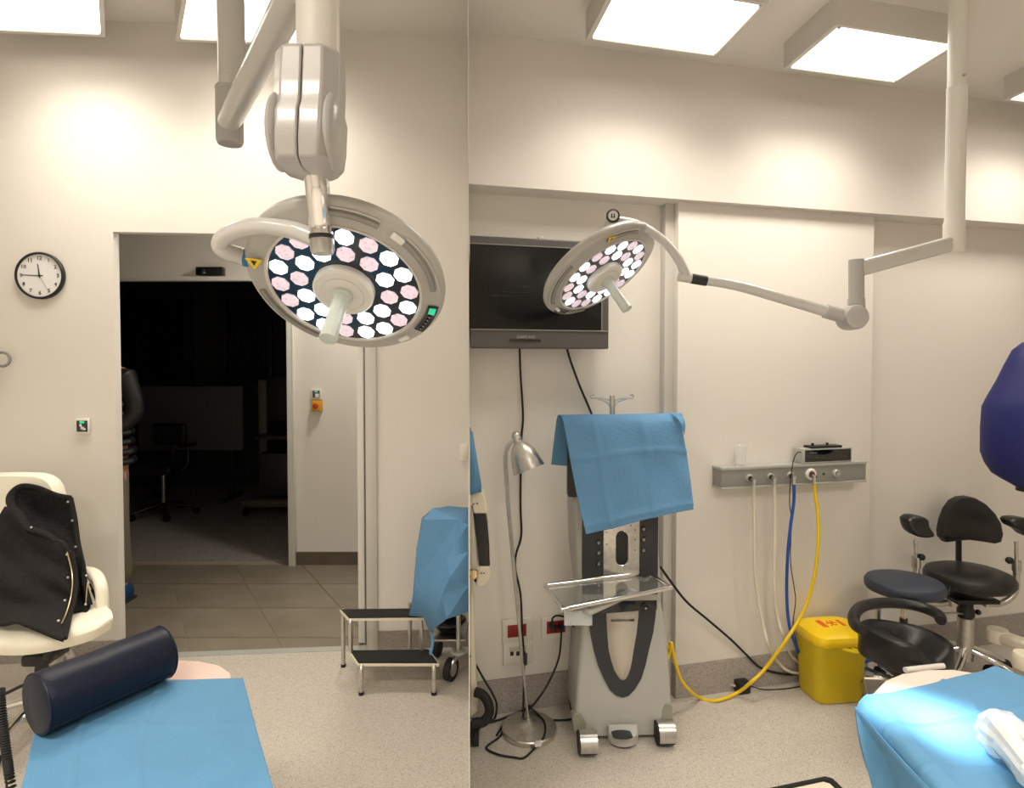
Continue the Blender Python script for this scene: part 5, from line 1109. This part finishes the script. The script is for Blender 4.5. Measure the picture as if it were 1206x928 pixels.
sarm(-1, [(1118, 709, SY), (1105, 711, SY), (1092, 708, SY), (1082, 698, SY), (1079, 682, SY), (1079, 660, SY)], (1078, 630), (1085, 656), t)
sarm(1, [(1160, 709, SY), (1176, 711, SY), (1189, 705, SY), (1196, 694, SY), (1197, 680, SY), (1197, 664, SY)], (1197, 632), (1189, 660), t)
def opad(pts, t, Y=SY-.02):
    c0 = V((sum(x for x, y in pts)/len(pts), sum(y for x, y in pts)/len(pts), 0)); o = cr([V((x, y, 0)) for x, y in pts+[pts[0]]], 4)[:-1]; rings = []
    for k, dy in ((.7, -.032), (.93, -.026), (1, -.010), (1, .02), (.93, .045), (.7, .05)): rings.append([P(c0.x+(p.x-c0.x)*k, c0.y+(p.y-c0.y)*k, Y)+V((0, dy+(c0.y-p.y)*.0012, 0)) for p in o])
    obj('arm_pad', B().loft(rings), 'leather_black', t, ang=1.2)
opad([(1067, 612), (1073, 608), (1083, 608), (1091, 611), (1091, 619), (1095, 627), (1092, 630.5), (1080, 631), (1070, 627), (1067, 619)], t)
opad([(1187, 613), (1192, 610), (1206, 610), (1216, 614), (1219, 628), (1206, 631), (1198, 624), (1189, 619)], t)
# ---- blue round stool
bY2 = 2.62; bxx = P(1065, 690, bY2).x
t = thing('round_stool', 'dark blue round-topped stool between the surgeon chair and the saddle stool', 'stool', (bxx, bY2, 0))
dome((bxx, bY2, P(1065, 688, bY2).z), .158, .150, ((.85, -.03), (.96, -.026), (1, -.014), (1, .006), (.95, .018), (.8, .026), (.4, .029), (.1, .029)), 'leather_blue', 'seat', t)
obj('column', B().cyl((bxx, bY2, P(1065, 729, bY2).z), (bxx, bY2, P(1065, 696, bY2).z), .011, n=16), 'steel', t)
obj('column_sleeve', B().cyl((bxx, bY2, .08), (bxx, bY2, P(1065, 728, bY2).z), .016, n=16), 'black_plastic', t)
for i in range(5):
    a = .2+2*PI*i/5; e = V((bxx+.20*math.cos(a), bY2+.20*math.sin(a), .06)); obj('base_leg', B().tube([(bxx, bY2, .10), e], .013, 10, 0), 'chrome', t); obj('caster', B().cyl((e.x-.015, e.y, .026), (e.x+.015, e.y, .026), .026, n=16), 'black_rubber', t)
# ---- saddle stool
gY = 2.30
gx = P(1066, 770, gY).x
t = thing('saddle_stool', 'black sculpted saddle stool with a padded ring armrest behind the blue table', 'stool', (gx, gY, 0))
b = B(); rings = []
def gp(x, y, Y): return P(x, y, Y)
fnt = [(1021, 755), (1023, 742), (1034, 737), (1052, 736), (1078, 741), (1100, 751), (1109, 758), (1111, 775), (1110, 786), (1090, 789), (1066, 791), (1042, 790), (1024, 775)]
rows = [[gp(1022, 776, gY+.05), gp(1021, 758, gY+.05), gp(1022, 746, gY+.05), gp(1025, 740, gY+.07), gp(1030, 738, gY+.09)],
        [gp(1036, 789, gY-.08), gp(1040, 772, gY-.09), gp(1043, 762, gY-.09), gp(1040, 752, gY-.02), gp(1036, 739, gY+.10)]]
outer = [(-.145, .10), (-.155, .02), (-.10, -.12), (-.04, -.14), (.04, -.14), (.12, -.11), (.15, -.02), (.145, .06), (.10, .13), (0, .15), (-.09, .145)]
NN = 48; o_ = cr([V((x, y*.8-.01, 0)) for x, y in outer+[outer[0]]], 5)[:-1]; NN = len(o_)
zs0_ = .345; ztop = .468
def topz(x, y): 
    saddle = .06*math.exp(-((x-.03)/.05)**2)*max(0, min(1, (.08-y)/.14)) ; bowl = .045*math.exp(-(((x-.02)/.09)**2+((y-.02)/.07)**2))
    return ztop-saddle-bowl+.03*y-.02*max(0, x/.15)
for k, zf in ((.92, 0), (1, .008)): rings.append([V((gx+p.x*k, gY+p.y*k, zs0_+zf)) for p in o_])
for k in (1, .97, .9, .75, .55, .35, .15): rings.append([V((gx+p.x*k, gY+p.y*k, topz(p.x*k, p.y*k)-(.02 if k == 1 else .006 if k == .97 else 0))) for p in o_])
obj('seat', B().loft(rings), 'leather_black', t, ang=1.2)
ring_ = [P(1016, 742, gY-.10), P(1007, 735, gY-.04), P(1006, 724, gY+.02), P(1016, 714, gY+.10), P(1040, 710, gY+.16), P(1065, 711, gY+.17), P(1088, 716, gY+.14), P(1105, 724, gY+.08), P(1108, 731, gY+.02)]
obj('ring_armrest', B().tube(ring_, lambda q: .0215 if .03 < q < .97 else .018, 16, 6), 'leather_black', t)
for x, Y in ((1034, gY+.16),): obj('armrest_post', B().cyl(P(x, 713, Y), P(x, 765, Y), .011, n=14), 'steel', t)
obj('armrest_bracket', B().tube([P(1034, 765, gY+.16), P(1045, 775, gY+.1), P(1060, 780, gY)], .011, 10, 4), 'steel', t)
obj('mechanism', B().box((gx, gY, zs0_-.025), (.14, .18, .04), 0, .008), 'black_plastic', t)
obj('adjust_bar', B().cyl(P(1066, 789, gY-.16), P(1111, 784, gY-.12), .010, n=12), 'white_metal', t)
obj('lever', B().tube([P(1020, 787, gY-.05), P(1035, 793, gY-.10), P(1048, 797, gY-.11)], .010, 10, 4, .6), 'black_plastic', t)
obj('column', B().cyl((gx, gY, .08), (gx, gY, zs0_-.03), .022, n=18), 'steel', t)
for i in range(5):
    a = 2*PI*i/5; e = V((gx+.02+.13*math.cos(a), gY-.02+.13*math.sin(a), .07)); obj('base_leg', B().tube([(gx, gY, .12), e], .017, 10, 0), 'black_plastic', t); l = obj('caster', B().cyl((e.x-.02, e.y, .03), (e.x+.02, e.y, .03), .03, n=18), 'black_rubber', t)
c_ = F(1015, 810, 0); obj('caster', B().cyl((c_.x-.012, c_.y+.02, .035), (c_.x+.014, c_.y+.01, .035), .035, n=20), 'black_rubber', t)
obj('caster_fork', B().tube([(c_.x, c_.y+.015, .05), (c_.x, c_.y+.02, .085), (gx-.1, gY+.05, .10)], .009, 8, 4), 'steel', t)
# ---- microscope stand with covered head at the right edge
t = thing('microscope_stand', 'cream wheeled equipment stand at the right edge carrying a royal blue covered head', 'medical stand', (2.25, 2.6, 0))
q0 = P(1172, 745, 2.8); q1 = V((2.55, 2.45, q0.z-.02)); q2 = P(1203, 785, 2.42)
colx, coly = 2.42, 2.5
def leg3(a, nm='base_leg'): 
    b = B(); d = V((colx, coly, a.z))-a; d2 = d.normalized(); s_ = d2.cross(zz); b.box(a+d/2, (d.length, .075, .045), bev=.012, seg=3, R=Matrix((d2, s_, s_.cross(d2)*1)).transposed()); obj(nm, b, 'cream_plastic', t)
    obj('leg_cap', B().lathe(a+V((0, 0, -.03)), zz, [(0, 0), (.042, 0), (.045, .008), (.045, .05), (.040, .06), (0, .062)], 24), 'cream_plastic', t)
leg3(P(1175, 748, 2.78)); 
a = P(1176, 748, 2.78)
for dx in (-.014, .014): obj('caster', B().cyl((a.x-.03+dx-.01, a.y-.02, .045), (a.x-.03+dx+.01, a.y-.02, .045), .043, n=22), 'black_rubber', t)
a2 = P(1190, 775, 2.60); obj('caster', B().cyl((a2.x-.02, a2.y, .032), (a2.x+.02, a2.y, .032), .032, n=20), 'black_rubber', t)
a3 = P(1208, 778, 2.36); leg3(a3); obj('caster', B().cyl((a3.x-.02, a3.y, .045), (a3.x+.02, a3.y, .045), .043, n=20), 'black_rubber', t); leg3(V((2.9, 2.3, a3.z)))
obj('column', B().box((colx, coly, .85), (.12, .14, 1.45), 0, .03), 'cream_plastic', t)
obj('carrier_arm', B().box((2.2, 2.35, 1.45), (.5, .09, .09), .3, .02), 'cream_plastic', t)
hY = 2.25
rows = []
sil = [(403, 1206, .02), (412, 1197, .06), (430, 1190, .09), (448, 1183, .11), (468, 1173, .13), (480, 1168, .14), (505, 1167, .14), (535, 1167.5, .14), (548, 1172, .13), (560, 1179, .11), (566, 1188, .09), (573, 1200, .06), (578, 1207, .03)]
axx = P(1225, 490, hY).x; rings = []
for py, px, ry in sil:
    p = P(px, py, hY); rx = axx-p.x; N = 36
    rings.append([V((axx-math.cos(a)*rx*(1+.0*math.sin(7*a)), hY-math.sin(a)*(ry+.02)*(1+.10*math.sin(6*a+py*.02)), p.z)) for a in [2*PI*i/N for i in range(N)]])
obj('blue_cover', B().loft(rings), 'royal_blue', t, ang=1.2)
obj('objective', B().cyl(P(1212, 578, hY), P(1212, 560, hY), .04, n=24), 'black_plastic', t)
# ---- operating table, right
zt2 = .75
t = thing('operating_table', 'operating table at bottom right with pink head cushion under a blue sheet', 'table', (1.25, 1.1, 0))
def T(px, py, z=zt2): return F(px, py, z)
outl = [T(1030, 808), T(1040, 798), T(1060, 790), T(1090, 785.5), T(1120, 785), T(1140, 788), T(1165, 795), T(1240, 830), V((1.75, 1.05, zt2)), V((1.55, .5, zt2)), V((.8, .5, zt2)), T(1080, 905), T(1012, 828)]
cc = sum(outl, V((0, 0, 0)))/len(outl); cc.z = 0
rings = []
for z, k in ((-.08, .96), (-.07, .985), (-.02, .985), (-.006, .975), (-.004, .94)): rings.append([cc+(V((p.x, p.y, 0))-cc)*k+V((0, 0, zt2+z+.001)) for p in outl])
obj('mattress', B().loft(rings), 'leather_pink', t)
obj('bed_frame', B().loft([[cc+(V((p.x, p.y, 0))-cc)*.9+V((0, 0, zt2+z)) for p in outl] for z in (-.12, -.081)]), 'steel', t)
obj('pedestal', B().box((1.2, 1.1, .33), (.26, .34, .58), .3, .03), 'machine_beige', t); obj('base', B().box((1.2, 1.05, .035), (.5, .6, .07), .3, .02), 'machine_beige', t)
def shf(a, c): return V((0, 0, .0030*math.sin(8*a+2)*math.sin(7*c)+.0012*math.sin(21*a+5*c)+.004*(ridge(a, .27+.04*c)+ridge(a, .6)+ridge(c, .42)+ridge(c, .72))))
zz2 = zt2+.003
def S(px, py, z=zz2): return F(px, py, z)
def D(px, py, Y): return P(px, py, Y)
b = B(); b.surf([[P(1034, 952, 1.16), S(1009, 833), S(1055, 815), S(1110, 802), S(1150, 792), S(1172, 785)],
                 [P(1044, 962, 1.14), S(1020, 838), S(1075, 826), S(1130, 812), S(1180, 800), S(1212, 800)],
                 [P(1075, 990, 1.10), S(1040, 862), S(1090, 850), S(1150, 840), S(1205, 830), S(1250, 825)],
                 [P(1100, 1020, 1.05), S(1066, 893), S(1115, 885), S(1175, 875), S(1235, 870), S(1290, 860)],
                 [P(1130, 1060, 1.0), S(1096, 929), S(1150, 925), S(1215, 920), S(1270, 915), S(1330, 905)],
                 [P(1180, 1120, .94), S(1128, 965), S(1190, 965), S(1260, 965), S(1320, 960), S(1380, 950)]], 16, 16, shf)
st = obj('sheet', b, 'sheet_blue', None, 'blue disposable sheet on the right table, brightly lit in a spot', 'sheet', solid=.003, ang=.9)
def drop(x0, y0, x1, y1, Y0, Y1): pass
b = B(); tp = [S(1009, 833), S(1020, 845), S(1040, 866), S(1066, 896), S(1096, 931), S(1128, 968)]
bt = [(1022, 900, 1.31), (1034, 935, 1.27), (1050, 985, 1.2), (1080, 1040, 1.12), (1110, 1100, 1.04), (1150, 1160, .98)]
b.surf([[p+V((-.004+.004*math.sin(i*2), 0, .001)) for i, p in enumerate(tp)], [(p+P(*q))/2+V((-.012-.01*math.sin(i*2.2), -.01, 0)) for i, (p, q) in enumerate(zip(tp, bt))], [P(*q)+V((-.01*math.sin(i*3), 0, 0)) for i, q in enumerate(bt)]], 6, 6)
obj('sheet_drop', b, 'sheet_blue', st, solid=.003, ang=1)
# wrapped handle on the sheet
hA = F(1203, 893, zz2+.040); hB = F(1182, 866, zz2+.044); 
t = thing('lamp_handle', 'white lamp handle wrapped in clear plastic lying on the sheet', 'handle', (hA+hB)/2-V((0, 0, .04)))
d = (hA-hB).normalized()
obj('grip', B().lathe(hB+d*.012, d, [(0, 0), (.034, 0), (.036, .006), (.030, .012), (.0175, .014), (.0165, .03), (.0175, .075), (.019, .095), (.016, .1), (0, .1)], 28), 'white_plastic', t)
b = B(); x, y, z_ = basis(d); rings = []
random.seed(3)
for h, r in ((-.028, .022), (-.016, .040), (.0, .043), (.012, .042), (.03, .030), (.055, .027), (.08, .026), (.105, .027), (.13, .022)):
    rings.append([hB+d*h+(x*math.cos(a)+y*math.sin(a))*min(r*(1+random.uniform(-.12, .12)), .044) for a in [2*PI*i/22 for i in range(22)]])
obj('plastic_wrap', b.loft(rings), 'wrap_plastic', t, solid=.0008, ang=.2)
# dark foot tray at the bottom edge
t = thing('foot_tray', 'dark-edged tray corner on the floor at the bottom edge', 'tray', F(985, 940))
fo = [F(905, 929, .05), F(972, 915, .05), F(981, 917.5, .05), F(1030, 965, .05), F(960, 1010, .05), F(880, 960, .05)]
cc = sum(fo, V((0, 0, 0)))/6
obj('rim', B().loft([[cc+(p-cc)*k+V((0, 0, z)) for p in fo] for k, z in ((.97, -.05), (1, -.045), (1, 0), (.985, .004), (.88, .004), (.86, -.008))], cap=True), 'black_rubber', t)
obj('plate', B().prism([cc+(p-cc)*.86-zz*.007 for p in fo], zz*.003), 'cream_plastic', t)
